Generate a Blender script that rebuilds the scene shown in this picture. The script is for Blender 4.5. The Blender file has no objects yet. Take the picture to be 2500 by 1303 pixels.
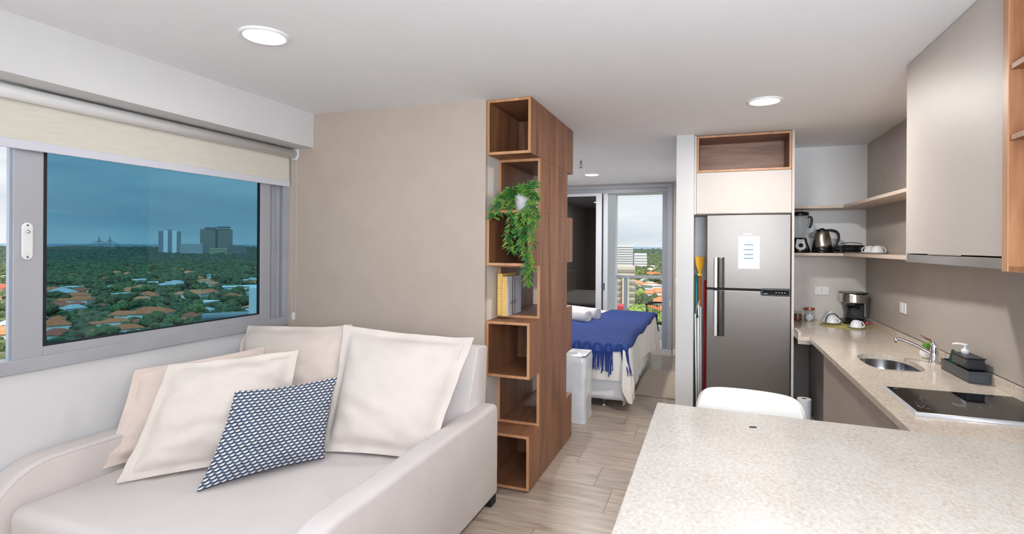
import bpy, bmesh, math, random
from mathutils import Vector, Matrix, noise
R = math.radians
C = bpy.context.scene.collection
scene = bpy.context.scene
random.seed(7)

# ------------------------------------------------------------------ camera
ZC = 1.62
YAW, ROLL = R(20.57), R(0.34)
cam_d = bpy.data.cameras.new('camera'); cam = bpy.data.objects.new('camera', cam_d); C.objects.link(cam)
cam_d.sensor_width = 36.0; cam_d.sensor_fit = 'HORIZONTAL'
cam_d.lens = 36.0 * 1300.0 / 2500.0
cam_d.shift_y = (599.6 - 651.5) / 2500.0
cam_d.clip_start = 0.05; cam_d.clip_end = 60000
cam.matrix_world = Matrix.Translation((0, 0, ZC)) @ Matrix.Rotation(YAW, 4, 'Z') @ Matrix.Rotation(R(90), 4, 'X') @ Matrix.Rotation(ROLL, 4, 'Z')
scene.camera = cam

# ------------------------------------------------------------------ world, exposure
scene.view_settings.view_transform = 'Standard'
scene.view_settings.look = 'None'
scene.view_settings.gamma = 1.0
scene.view_settings.use_curve_mapping = False
scene.view_settings.exposure = 0.17
SKY = 0.90
w = bpy.data.worlds.new('overcast'); scene.world = w; w.use_nodes = True
nt = w.node_tree; nt.nodes.clear()
def N(nt, t, **k):
    n = nt.nodes.new(t)
    for a, b in k.items():
        if hasattr(n, a): setattr(n, a, b)
        else: n.inputs[a].default_value = b
    return n
def ramp(nt, stops, interp='LINEAR'):
    n = nt.nodes.new('ShaderNodeValToRGB'); cr = n.color_ramp; cr.interpolation = interp
    while len(cr.elements) < len(stops): cr.elements.new(0.5)
    for e, (p, c) in zip(cr.elements, stops):
        e.position = p; e.color = c if len(c) == 4 else (*c, 1)
    return n
tc = N(nt, 'ShaderNodeTexCoord'); mp = N(nt, 'ShaderNodeMapping'); mp.inputs['Scale'].default_value = (1.6, 1.6, 9.0)
nz = N(nt, 'ShaderNodeTexNoise'); nz.inputs['Scale'].default_value = 1.5; nz.inputs['Detail'].default_value = 6; nz.inputs['Distortion'].default_value = 0.4
cr = ramp(nt, [(0.3, (0.60, 0.68, 0.75)), (0.5, (0.83, 0.89, 0.93)), (0.68, (1.0, 1.0, 1.0))])
bg = N(nt, 'ShaderNodeBackground'); bg.inputs['Strength'].default_value = SKY
out = N(nt, 'ShaderNodeOutputWorld')
L = nt.links
L.new(tc.outputs['Generated'], mp.inputs['Vector']); L.new(mp.outputs[0], nz.inputs['Vector']); L.new(nz.outputs['Fac'], cr.inputs[0])
L.new(cr.outputs[0], bg.inputs['Color']); L.new(bg.outputs[0], out.inputs['Surface'])

# added fill from an unseen opening behind the camera, daylight through the window wall (area lights standing in the openings' plane outdoors)
def area(name, loc, rot, sx, sy, power, col):
    d = bpy.data.lights.new(name, 'AREA'); d.shape = 'RECTANGLE'; d.size = sx; d.size_y = sy; d.energy = power; d.color = col
    o = bpy.data.objects.new(name, d); C.objects.link(o); o.location = loc; o.rotation_euler = rot
    return o
area('daylight_rear_window', (-0.9, -3.05, 1.35), (R(90), 0, 0), 3.6, 2.2, 30, (0.92, 0.96, 1.0))  # added fill light in the unseen opening behind the camera
area('bounce_flash', (0.85, -0.9, 1.85), (R(180 - 38), R(12), 0), 1.3, 1.0, 205, (0.80, 0.89, 1.0))  # unseen lamp behind the camera, bounced off the ceiling for even brightness
area('daylight_side_window', (-3.35, 0.55, 1.6), (0, R(-90), 0), 1.1, 1.7, 10, (0.93, 0.97, 1.0))
sun_d = bpy.data.lights.new('veiled_sun', 'SUN'); sun_d.energy = 4.2; sun_d.angle = R(25); sun_d.color = (1.0, .97, .92)
sun = bpy.data.objects.new('veiled_sun', sun_d); C.objects.link(sun); sun.rotation_euler = (R(34), 0, R(38))
LAMP = 21.0
def downlight_and_fill(x, y, p):
    d = bpy.data.lights.new('downlight_lamp', 'AREA'); d.shape = 'DISK'; d.size = 0.17; d.energy = p; d.color = (1.0, 0.97, 0.93)
    o = bpy.data.objects.new('downlight_lamp', d); C.objects.link(o); o.location = (x, y, 2.565)
for (x, y, p) in [(-1.972, 1.93, LAMP * .15), (0.326, 3.93, LAMP * 1.25), (-1.543, 7.2, LAMP * 1.4), (0.33, 1.2, LAMP * .1), (-1.97, -0.9, LAMP * .3), (0.33, -1.4, LAMP * .5), (-2.3, 5.4, LAMP * .8)]:  # lamps without a matching fitting are unseen, added as fill
    downlight_and_fill(x, y, p)

# ------------------------------------------------------------------ colours and materials
def lin(c):
    f = lambda v: v / 12.92 if v <= 0.04045 else ((v + 0.055) / 1.055) ** 2.4
    return tuple(f(x / 255.0) for x in c) + (1.0,)
MATS = {}
def mat(name, c1, c2=None, rough=0.6, metal=0.0, scale=6.0, stretch=(1, 1, 1), bump=0.0, bscale=60.0, spec=None, coat=0.0, detail=4, lo=.35, hi=.65, coord='Object'):
    if name in MATS: return MATS[name]
    m = bpy.data.materials.new(name); m.use_nodes = True; nt = m.node_tree; b = nt.nodes['Principled BSDF']; L = nt.links
    b.inputs['Roughness'].default_value = rough; b.inputs['Metallic'].default_value = metal
    if spec is not None: b.inputs['Specular IOR Level'].default_value = spec
    if coat: b.inputs['Coat Weight'].default_value = coat; b.inputs['Coat Roughness'].default_value = 0.08
    if c2 is None: c2 = tuple(min(255, v * 1.006) for v in c1)
    tc = N(nt, 'ShaderNodeTexCoord'); mp = N(nt, 'ShaderNodeMapping'); mp.inputs['Scale'].default_value = stretch
    nz = N(nt, 'ShaderNodeTexNoise'); nz.inputs['Scale'].default_value = scale; nz.inputs['Detail'].default_value = detail
    r = ramp(nt, [(lo, lin(c1)), (hi, lin(c2))])
    L.new(tc.outputs[coord], mp.inputs['Vector']); L.new(mp.outputs[0], nz.inputs['Vector']); L.new(nz.outputs['Fac'], r.inputs[0]); L.new(r.outputs[0], b.inputs['Base Color'])
    if bump:
        bd_ = .01 if bump < .9 else .12
        n2 = N(nt, 'ShaderNodeTexNoise'); n2.inputs['Scale'].default_value = bscale; n2.inputs['Detail'].default_value = 3
        bp = N(nt, 'ShaderNodeBump'); bp.inputs['Strength'].default_value = min(1, bump); bp.inputs['Distance'].default_value = bd_
        L.new(mp.outputs[0], n2.inputs['Vector']); L.new(n2.outputs['Fac'], bp.inputs['Height']); L.new(bp.outputs[0], b.inputs['Normal'])
    MATS[name] = m; return m

white_paint = mat('white_paint', (222, 222, 223), rough=.75, bump=.05)
ceil_paint = mat('ceiling_paint', (238, 238, 240), rough=.8, bump=.04)
taupe_paint = mat('taupe_paint', (181, 166, 153), (185, 170, 157), rough=.6, bump=.03)
kitchen_white = mat('kitchen_white_paint', (243, 243, 244), rough=.7)
grey_taupe = mat('grey_taupe_panel', (176, 166, 157), (181, 171, 162), rough=.42)
tile_beige = mat('beige_wall_tile', (204, 196, 187), (209, 201, 193), rough=.35)
grout = mat('tile_grout', (205, 198, 190), rough=.8)
floor_mat = None
alu = mat('grey_aluminium', (172, 174, 180), (176, 178, 184), rough=.45, metal=0.15)
alu_white = mat('pale_aluminium', (205, 208, 216), rough=.4, metal=.1)
rubber = mat('black_rubber', (22, 26, 32), rough=.6)
blind_f = mat('cream_blind_fabric', (214, 209, 197), (220, 215, 203), rough=.85, scale=120, stretch=(1, .1, 1))
blind_bar = mat('pale_blind_bar', (212, 212, 222), rough=.4)
plastic_w = mat('white_plastic', (232, 232, 232), rough=.35)
sofa_f = mat('cream_sofa_velvet', (214, 206, 203), (221, 213, 210), rough=.95, bump=.12, bscale=500, scale=3)
pillow_pink = mat('blush_cotton', (222, 205, 194), (227, 211, 201), rough=.9, bump=.1, bscale=400)
pillow_cream = mat('cream_cotton', (219, 208, 200), (224, 214, 207), rough=.9, bump=.1, bscale=400)
granite = None
lacquer = mat('beige_lacquer', (199, 190, 183), (201, 192, 185), rough=.5)
lacquer_d = mat('taupe_lacquer', (172, 160, 150), (176, 164, 154), rough=.35)
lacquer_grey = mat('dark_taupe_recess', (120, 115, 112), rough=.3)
shelf_b = mat('beige_shelf_board', (200, 182, 168), (206, 189, 175), rough=.5, scale=30, stretch=(1, .1, 1))
black_p = mat('black_plastic', (16, 16, 18), rough=.28)
black_g = mat('black_glass', (7, 7, 8), rough=.05, spec=.25)
chrome = mat('chrome', (225, 226, 230), rough=.08, metal=1)
steel = mat('brushed_steel', (112, 106, 101), (118, 112, 107), rough=.36, metal=1, scale=40, stretch=(30, 30, .4), bump=.03, bscale=60)
steel_b = mat('bright_brushed_steel', (196, 190, 184), rough=.24, metal=1)
steel_sink = mat('sink_steel', (175, 175, 178), rough=.2, metal=1)
porcelain = mat('white_porcelain', (236, 238, 240), rough=.12)
fabric_bed = mat('white_bed_linen', (232, 227, 220), (238, 233, 227), rough=.9, bump=.1, bscale=200)
skirt_f = mat('white_bed_skirt', (238, 238, 240), rough=.9)
plastic_sheet = mat('white_plastic_cover', (222, 226, 232), (236, 238, 242), rough=.25, bump=.5, bscale=9, scale=8)
towel_f = mat('white_terry', (240, 236, 236), rough=1, bump=.5, bscale=300)
rug_f = mat('beige_rug', (190, 176, 160), (200, 186, 170), rough=1, bump=.4, bscale=300, scale=40)
leather_w = mat('white_leather', (242, 239, 232), rough=.35, coat=.1)
paper = mat('white_paper', (222, 225, 232), rough=.7)
copper = mat('copper_lid', (196, 120, 92), rough=.25, metal=.8)
leaf_g = mat('green_leaf', (38, 112, 48), (126, 168, 66), rough=.45, scale=22, lo=.42, hi=.62)
leaf_b = mat('bright_green_leaf', (95, 165, 50), (140, 200, 80), rough=.5, scale=30)
stem_b = mat('tan_stem', (150, 115, 75), rough=.7)
orange = mat('orange_plastic', (232, 100, 30), rough=.4)
straw = mat('yellow_bristles', (222, 158, 30), (235, 175, 45), rough=.8, scale=80, stretch=(1, 1, .05))
teal = mat('teal_plastic', (20, 160, 140), rough=.4)
red_p = mat('red_plastic', (190, 20, 35), rough=.35)
paper_core = mat('cardboard', (160, 115, 85), rough=.8)
smoke = mat('smoke_grey_plastic', (62, 66, 72), rough=.3)
green_d = mat('dark_green_scourer', (15, 75, 62), rough=.9, bump=.4, bscale=200)
mat_g = mat('olive_woven_mat', (160, 150, 85), (175, 165, 100), rough=.8, bump=.4, bscale=200)
cocoa = mat('brown_powder', (120, 70, 45), rough=.9)
blue_soap = mat('blue_liquid', (30, 110, 170), rough=.2)
purple_d = mat('tv_dark', (20, 22, 28), rough=.2)

def wood(name, dark, mid, light, axis='z', rough=.45):
    m = bpy.data.materials.new(name); m.use_nodes = True; nt = m.node_tree; b = nt.nodes['Principled BSDF']; L = nt.links
    b.inputs['Roughness'].default_value = rough
    st = {'z': (9, 9, .9), 'x': (.9, 9, 9), 'y': (9, .9, 9)}[axis]
    tc = N(nt, 'ShaderNodeTexCoord'); mp = N(nt, 'ShaderNodeMapping'); mp.inputs['Scale'].default_value = st
    n1 = N(nt, 'ShaderNodeTexNoise'); n1.inputs['Scale'].default_value = 1.0; n1.inputs['Detail'].default_value = 8; n1.inputs['Roughness'].default_value = .62; n1.inputs['Distortion'].default_value = .8
    n2 = N(nt, 'ShaderNodeTexNoise'); n2.inputs['Scale'].default_value = 6.0; n2.inputs['Detail'].default_value = 4
    mx = N(nt, 'ShaderNodeMath'); mx.operation = 'MULTIPLY_ADD'; mx.inputs[1].default_value = .35; 
    r = ramp(nt, [(.42, lin(dark)), (.62, lin(mid)), (.85, lin(light))])
    L.new(tc.outputs['Object'], mp.inputs[0]); L.new(mp.outputs[0], n1.inputs[0]); L.new(mp.outputs[0], n2.inputs[0])
    L.new(n2.outputs['Fac'], mx.inputs[0]); L.new(n1.outputs['Fac'], mx.inputs[2]); L.new(mx.outputs[0], r.inputs[0]); L.new(r.outputs[0], b.inputs['Base Color'])
    bp = N(nt, 'ShaderNodeBump'); bp.inputs['Strength'].default_value = .12; bp.inputs['Distance'].default_value = .004
    L.new(mx.outputs[0], bp.inputs['Height']); L.new(bp.outputs[0], b.inputs['Normal'])
    return m
wood_z = wood('walnut_board', (84, 52, 34), (130, 86, 58), (156, 108, 76))
wood_y = wood('walnut_board_flat', (84, 52, 34), (126, 83, 56), (150, 104, 74), 'y')
wood_x = wood('walnut_board_wide', (92, 60, 46), (134, 95, 74), (160, 118, 95), 'x')
wood_e = wood('oak_edge_band', (158, 106, 70), (184, 132, 92), (200, 150, 110))
wood_warm = wood('warm_walnut_board', (120, 74, 46), (154, 102, 66), (176, 124, 84))

def granite_mat(name, c0, c1, c2, c3):
    m = bpy.data.materials.new(name); m.use_nodes = True; nt = m.node_tree; b = nt.nodes['Principled BSDF']; L = nt.links
    b.inputs['Roughness'].default_value = .16
    tc = N(nt, 'ShaderNodeTexCoord'); mp = N(nt, 'ShaderNodeMapping'); mp.inputs['Rotation'].default_value = (0, 0, .5); mp.inputs['Scale'].default_value = (1.6, 1, 1)
    n1 = N(nt, 'ShaderNodeTexNoise'); n1.inputs['Scale'].default_value = 55; n1.inputs['Detail'].default_value = 8; n1.inputs['Roughness'].default_value = .7
    n2 = N(nt, 'ShaderNodeTexNoise'); n2.inputs['Scale'].default_value = 5; n2.inputs['Detail'].default_value = 3
    n3 = N(nt, 'ShaderNodeTexVoronoi'); n3.inputs['Scale'].default_value = 42
    mx = N(nt, 'ShaderNodeMath'); mx.operation = 'MULTIPLY_ADD'; mx.inputs[1].default_value = .22
    r = ramp(nt, [(.40, lin(c0)), (.53, lin(c1)), (.66, lin(c2)), (.80, lin(c3))])
    L.new(tc.outputs['Object'], mp.inputs[0])
    for n in (n1, n2, n3): L.new(mp.outputs[0], n.inputs['Vector'])
    L.new(n2.outputs['Fac'], mx.inputs[0]); L.new(n1.outputs['Fac'], mx.inputs[2]); L.new(mx.outputs[0], r.inputs[0])
    sp = ramp(nt, [(.0, (.55, .5, .45)), (.10, (1, 1, 1))]); L.new(n3.outputs['Distance'], sp.inputs[0])
    mul = N(nt, 'ShaderNodeMix'); mul.data_type = 'RGBA'; mul.blend_type = 'MULTIPLY'; mul.inputs[0].default_value = .14
    L.new(r.outputs[0], mul.inputs[6]); L.new(sp.outputs[0], mul.inputs[7]); L.new(mul.outputs[2], b.inputs['Base Color'])
    return m
granite = granite_mat('beige_granite', (172, 156, 138), (198, 183, 166), (208, 195, 180), (222, 211, 198))
granite_l = granite_mat('pale_granite', (178, 168, 155), (197, 189, 178), (207, 200, 191), (220, 215, 208))

def floor_material():
    m = bpy.data.materials.new('greige_wood_tile'); m.use_nodes = True; nt = m.node_tree; b = nt.nodes['Principled BSDF']; L = nt.links
    b.inputs['Roughness'].default_value = .33
    oi = N(nt, 'ShaderNodeObjectInfo'); tc = N(nt, 'ShaderNodeTexCoord'); mp = N(nt, 'ShaderNodeMapping'); mp.inputs['Scale'].default_value = (1.3, 14, 1)
    ad = N(nt, 'ShaderNodeVectorMath'); ad.operation = 'ADD'
    cmb = N(nt, 'ShaderNodeCombineXYZ'); sc = N(nt, 'ShaderNodeMath'); sc.operation = 'MULTIPLY'; sc.inputs[1].default_value = 40
    L.new(oi.outputs['Random'], sc.inputs[0]); L.new(sc.outputs[0], cmb.inputs[2]); L.new(sc.outputs[0], cmb.inputs[0])
    L.new(tc.outputs['Object'], mp.inputs[0]); L.new(mp.outputs[0], ad.inputs[0]); L.new(cmb.outputs[0], ad.inputs[1])
    n1 = N(nt, 'ShaderNodeTexNoise'); n1.inputs['Scale'].default_value = 2.2; n1.inputs['Detail'].default_value = 8; n1.inputs['Roughness'].default_value = .6; n1.inputs['Distortion'].default_value = .6
    L.new(ad.outputs[0], n1.inputs['Vector'])
    r = ramp(nt, [(.28, lin((140, 122, 106))), (.45, lin((170, 153, 137))), (.6, lin((186, 171, 156))), (.75, lin((198, 186, 172)))]); L.new(n1.outputs['Fac'], r.inputs[0])
    hs = N(nt, 'ShaderNodeHueSaturation'); mr = N(nt, 'ShaderNodeMapRange'); mr.inputs[3].default_value = .92; mr.inputs[4].default_value = 1.07
    L.new(oi.outputs['Random'], mr.inputs[0]); L.new(mr.outputs[0], hs.inputs['Value']); L.new(r.outputs[0], hs.inputs['Color']); L.new(hs.outputs[0], b.inputs['Base Color'])
    bp = N(nt, 'ShaderNodeBump'); bp.inputs['Strength'].default_value = .15; bp.inputs['Distance'].default_value = .003
    L.new(n1.outputs['Fac'], bp.inputs['Height']); L.new(bp.outputs[0], b.inputs['Normal'])
    return m
floor_mat = floor_material()

def glass_mat(name, tint, ior=1.5, gloss=1.0, boost=0.0):
    m = bpy.data.materials.new(name); m.use_nodes = True; nt = m.node_tree; nt.nodes.clear(); L = nt.links
    t = N(nt, 'ShaderNodeBsdfTransparent'); t.inputs[0].default_value = tint
    g = N(nt, 'ShaderNodeBsdfGlossy'); g.inputs['Roughness'].default_value = .01; g.inputs['Color'].default_value = (gloss, gloss, gloss, 1)
    lw = N(nt, 'ShaderNodeLayerWeight'); lw.inputs['Blend'].default_value = .5
    f = N(nt, 'ShaderNodeMath'); f.operation = 'POWER'; f.inputs[1].default_value = 5.0; L.new(lw.outputs['Facing'], f.inputs[0])
    ad = N(nt, 'ShaderNodeMath'); ad.operation = 'MULTIPLY_ADD'; ad.inputs[1].default_value = .9; ad.inputs[2].default_value = ((ior - 1) / (ior + 1)) ** 2 + boost
    mx = N(nt, 'ShaderNodeMixShader'); o = N(nt, 'ShaderNodeOutputMaterial')
    L.new(f.outputs[0], ad.inputs[0]); L.new(ad.outputs[0], mx.inputs[0]); L.new(t.outputs[0], mx.inputs[1]); L.new(g.outputs[0], mx.inputs[2]); L.new(mx.outputs[0], o.inputs[0])
    return m
glass_clear = glass_mat('clear_glass', (.93, .95, .95, 1))
glass_tint = glass_mat('blue_tinted_glass', (.36, .58, .68, 1), 1.45, .8)
glass_dark = glass_mat('dark_tinted_glass', (.10, .115, .13, 1), 1.5, .8, .07)
glass_smoke = glass_mat('smoked_plastic', (.25, .27, .30, 1), 1.45)

def emis(name, col, s):
    m = bpy.data.materials.new(name); m.use_nodes = True; b = m.node_tree.nodes['Principled BSDF']
    b.inputs['Base Color'].default_value = (*col, 1); b.inputs['Emission Color'].default_value = (*col, 1); b.inputs['Emission Strength'].default_value = s
    return m
lamp_emit = emis('lit_diffuser', (1.0, .93, .84), 6.0)
led_red = emis('red_switch_light', (.8, .02, .05), .15)

# ------------------------------------------------------------------ mesh helpers
class M:
    def __init__(s): s.v = []; s.f = []; s.uv = None
    def box(s, x0, x1, y0, y1, z0, z1):
        n = len(s.v); s.v += [(x0, y0, z0), (x1, y0, z0), (x1, y1, z0), (x0, y1, z0), (x0, y0, z1), (x1, y0, z1), (x1, y1, z1), (x0, y1, z1)]
        s.f += [(n, n + 3, n + 2, n + 1), (n + 4, n + 5, n + 6, n + 7), (n, n + 1, n + 5, n + 4), (n + 1, n + 2, n + 6, n + 5), (n + 2, n + 3, n + 7, n + 6), (n + 3, n, n + 4, n + 7)]; return s
    def prism(s, pts, z0, z1):      # polygon in xy, extruded in z
        n = len(s.v); k = len(pts); s.v += [(x, y, z0) for x, y in pts] + [(x, y, z1) for x, y in pts]
        s.f.append(tuple(range(n + k - 1, n - 1, -1))); s.f.append(tuple(range(n + k, n + 2 * k)))
        for i in range(k): j = (i + 1) % k; s.f.append((n + i, n + j, n + k + j, n + k + i))
        return s
    def extr(s, pts, axis, a, b):   # polygon in the plane normal to axis, extruded a..b
        n = len(s.v); k = len(pts)
        def P(u, v, t): return {'x': (t, u, v), 'y': (u, t, v), 'z': (u, v, t)}[axis]
        s.v += [P(u, v, a) for u, v in pts] + [P(u, v, b) for u, v in pts]
        s.f.append(tuple(range(n + k - 1, n - 1, -1))); s.f.append(tuple(range(n + k, n + 2 * k)))
        for i in range(k): j = (i + 1) % k; s.f.append((n + i, n + j, n + k + j, n + k + i))
        return s
    def lathe(s, prof, c=(0, 0, 0), seg=24, sx=1, sy=1, cap=True):
        n = len(s.v); m = len(prof)
        for r, z in prof:
            for i in range(seg):
                a = 2 * math.pi * i / seg; s.v.append((c[0] + r * math.cos(a) * sx, c[1] + r * math.sin(a) * sy, c[2] + z))
        for j in range(m - 1):
            for i in range(seg):
                k = (i + 1) % seg; s.f.append((n + j * seg + i, n + j * seg + k, n + (j + 1) * seg + k, n + (j + 1) * seg + i))
        if cap:
            if prof[0][0] > 1e-5: s.f.append(tuple(range(n + seg - 1, n - 1, -1)))
            if prof[-1][0] > 1e-5: s.f.append(tuple(range(n + (m - 1) * seg, n + m * seg)))
        return s
    def tube(s, path, r, seg=8, closed=False, cap=True):
        path = [Vector(p) for p in path]; m = len(path); n = len(s.v)
        rs = r if isinstance(r, (list, tuple)) else [r] * m
        if not closed and 4 <= m <= 9:      # catmull-rom through the few given points
            np_, nr = [], []
            for i in range(m - 1):
                p0, p1, p2, p3 = path[max(i - 1, 0)], path[i], path[i + 1], path[min(i + 2, m - 1)]
                for q_ in range(5):
                    t_ = q_ / 5; np_.append(.5 * ((2 * p1) + (p2 - p0) * t_ + (2 * p0 - 5 * p1 + 4 * p2 - p3) * t_ ** 2 + (3 * p1 - p0 - 3 * p2 + p3) * t_ ** 3)); nr.append(rs[i] + (rs[i + 1] - rs[i]) * t_)
            np_.append(path[-1]); nr.append(rs[-1]); path, rs = np_, nr; m = len(path)
        up = Vector((0, 0, 1)); prev = None
        for i, p in enumerate(path):
            if closed: t = path[(i + 1) % m] - path[i - 1]
            else: t = path[min(i + 1, m - 1)] - path[max(i - 1, 0)]
            t.normalize()
            if prev is None: a = t.cross(up); a = a if a.length > .05 else t.cross(Vector((0, 1, 0)))
            else: a = prev - t * prev.dot(t)
            a.normalize(); prev = a; b = t.cross(a)
            for k in range(seg):
                an = 2 * math.pi * k / seg; s.v.append(tuple(p + (a * math.cos(an) + b * math.sin(an)) * rs[i]))
        for i in range(m if closed else m - 1):
            i2 = (i + 1) % m
            for k in range(seg): k2 = (k + 1) % seg; s.f.append((n + i * seg + k, n + i * seg + k2, n + i2 * seg + k2, n + i2 * seg + k))
        if cap and not closed: s.f.append(tuple(range(n + seg - 1, n - 1, -1))); s.f.append(tuple(range(n + (m - 1) * seg, n + m * seg)))
        return s
    def grid(s, fn, nu, nv, wrap=False, uv=False):
        n = len(s.v)
        for j in range(nv + 1):
            for i in range(nu + 1): s.v.append(tuple(fn(i / nu, j / nv)))
        for j in range(nv):
            for i in range(nu): a = n + j * (nu + 1) + i; s.f.append((a, a + 1, a + nu + 2, a + nu + 1))
        return s
    def xf(s, mtx):
        s.v = [tuple(mtx @ Vector(p)) for p in s.v]; return s
    def mesh(s, name):
        me = bpy.data.meshes.new(name); me.from_pydata(s.v, [], s.f); me.update(); return me
    def build(s, name, m, parent=None, bevel=0, smooth=False, label=None, kind=None, fix=True, seg=2):
        me = s.mesh(name)
        if fix:
            bm = bmesh.new(); bm.from_mesh(me); bmesh.ops.recalc_face_normals(bm, faces=bm.faces); bm.to_mesh(me); bm.free()
        me.materials.append(m)
        if smooth: me.polygons.foreach_set('use_smooth', [True] * len(me.polygons))
        o = bpy.data.objects.new(name, me); C.objects.link(o)
        if bevel:
            b = o.modifiers.new('bevel', 'BEVEL'); b.width = bevel; b.segments = seg; b.limit_method = 'ANGLE'; b.angle_limit = R(40)
        if smooth == 'auto':
            pass
        if parent: attach(o, parent)
        if label: o['label'] = label
        if kind: o['kind'] = kind
        return o
def attach(o, p):
    o.parent = p
    if p.type == 'EMPTY': o.matrix_parent_inverse = p.matrix_basis.inverted()
def B(*a): return M().box(*a)
def thing(name, label, cat, loc=(0, 0, 0), group=None, rz=0):
    o = bpy.data.objects.new(name, None); C.objects.link(o); o.location = loc; o.rotation_euler = (0, 0, rz); o.empty_display_size = .05
    o['label'] = label; o['category'] = cat
    if group: o['group'] = group
    return o
def tag(o, label, cat, group=None, kind=None):
    o['label'] = label; o['category'] = cat
    if group: o['group'] = group
    if kind: o['kind'] = kind
    return o
def struct(o): o['kind'] = 'structure'; return o
def lthing(name, label, cat, loc, group=None, rz=0):
    """thing whose parts are built in local coordinates"""
    o = thing(name, label, cat, loc, group, rz); o['_l'] = 1; return o
def lpart(m, name, mt, parent, **k):
    o = m.build(name, mt, None, **k); o.parent = parent; return o
def copy_tree(root, loc, rz=None, label=None):
    r = root.copy(); C.objects.link(r); r.location = loc
    if rz is not None: r.rotation_euler = (r.rotation_euler[0], r.rotation_euler[1], rz)
    if label: r['label'] = label
    for ch in list(root.children):
        c = ch.copy(); C.objects.link(c); c.parent = r
        for g in list(ch.children): d = g.copy(); C.objects.link(d); d.parent = c
    return r

# ------------------------------------------------------------------ room shell
H = 2.6; XR = 1.375; XL = -3.05; YB = 8.4; YP = 3.24; YK = 5.9; YR = -3.0
fl = struct(B(XL - .3, XR + .3, YR - .2, YB + .15, -.25, -.012).build('floor', grout))
TW = .333; TLn = .9
pl_me = {}
row = 0; y = 4.9 - 24 * TW
while y < YB:
    off = [-.74, -.94][row % 2] + (0.0 if row % 4 < 2 else .33)
    x = off - 4 * TLn
    y0, y1 = max(y, YR), min(y + TW, YB)
    if y1 - y0 > .02:
        while x < XR:
            x0, x1 = max(x, XL), min(x + TLn, XR)
            if x1 - x0 > .02:
                key = (round(x1 - x0, 3), round(y1 - y0, 3))
                if key not in pl_me:
                    me = B(.0012, key[0] - .0012, .0012, key[1] - .0012, -.012, 0).mesh('floor_tile'); me.materials.append(floor_mat); pl_me[key] = me
                o = bpy.data.objects.new('floor_tile', pl_me[key]); C.objects.link(o); o.location = (x0, y0, 0); o.parent = fl
            x += TLn
    y += TW; row += 1

struct(B(XL - .3, XR + .3, YR - .2, YB + .1, H, H + .2).build('ceiling', ceil_paint))
# left wall, window opening z 1.01..2.34, y -0.6..3.2
wl = M(); wl.box(XL - .22, XL, YR, YP + .08, 0, 1.01); wl.box(XL - .22, XL, YR, -.7, 1.01, H); wl.box(XL - .22, XL, -.7, YP + .08, 2.33, H); wl.box(XL - .22, XL, YP - .03, YP + .08, 1.01, 2.33)
struct(wl.build('wall_left', white_paint))
struct(B(XL - .22, XL, YP + .08, YB, 0, H).build('wall_left_bedroom', white_paint))
struct(B(XL, -2.805, YR, YP, 2.345, H).build('trim_1', mat('beam_paint', (214, 213, 213), rough=.75)))                    # dropped beam above the window
struct(M().prism([(XL, 3.205), (-1.4245, 3.283), (-1.4245, 3.32), (XL, 3.32)], 0, H).build('wall_partition', taupe_paint))
struct(B(-1.52, -1.424, 3.3205, 5.0, 0, H).build('wall_partition_return', mat('partition_end_paint', (214, 205, 196), rough=.6)))
struct(B(XR, XR + .15, YR, YK + .12, 0, H).build('wall_right', grey_taupe))
wk = struct(B(-.17, XR, YK, YK + .12, 0, H).build('wall_kitchen', kitchen_white))
struct(B(-.296, -.149, 4.91, YK + .12, 0, H).build('wall_pillar', mat('pillar_paint', (206, 206, 207), rough=.75)))
struct(B(-.296, -.17, YK + .12, YB, 0, H).build('wall_bedroom_right', white_paint))
bw = M(); bw.box(XL - .22, -2.9, YB, YB + .15, 0, H); bw.box(-.56, -.17, YB, YB + .15, 0, H); bw.box(-2.9, -.56, YB, YB + .15, 2.575, H)
struct(bw.build('wall_bedroom_back', mat('bedroom_taupe_paint', (192, 184, 176), rough=.7)))
struct(B(-.546, -.30, YB - .012, YB, 0, .07).build('baseboard_back', plastic_w))
# rear wall behind the camera with a wide opening added for the fill light
wr = M(); wr.box(XL - .22, -2.7, YR - .15, YR, 0, H); wr.box(.9, XR + .15, YR - .15, YR, 0, H); wr.box(-2.7, .9, YR - .15, YR, 2.45, H); wr.box(-2.7, .9, YR - .15, YR, 0, .25)
struct(wr.build('wall_rear', white_paint))
struct(B(XL - .4, XR + .4, YR - 2.6, YR - .2, H + .0, H + .2).build('ceiling_rear_balcony', white_paint)); struct(B(XL - .4, XR + .4, YR - 2.6, YR - .2, -.25, -.02).build('floor_rear_balcony', white_paint))  # unseen overhang, added to keep the sun out of the rear opening
# kitchen wall tiles
for (n, y0, y1) in (('wall_tile', 5.132, YK - .002), ('wall_tile', 2.0, 5.128)):
    o = B(XR - .008, XR - .0005, y0, y1, .975, 1.99).build(n, grey_taupe)
    o.parent = bpy.data.objects['wall_right']
o = B(.64, XR - .009, YK - .008, YK - .0005, .92, 1.545).build('wall_tile', tile_beige); o.parent = wk

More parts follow.
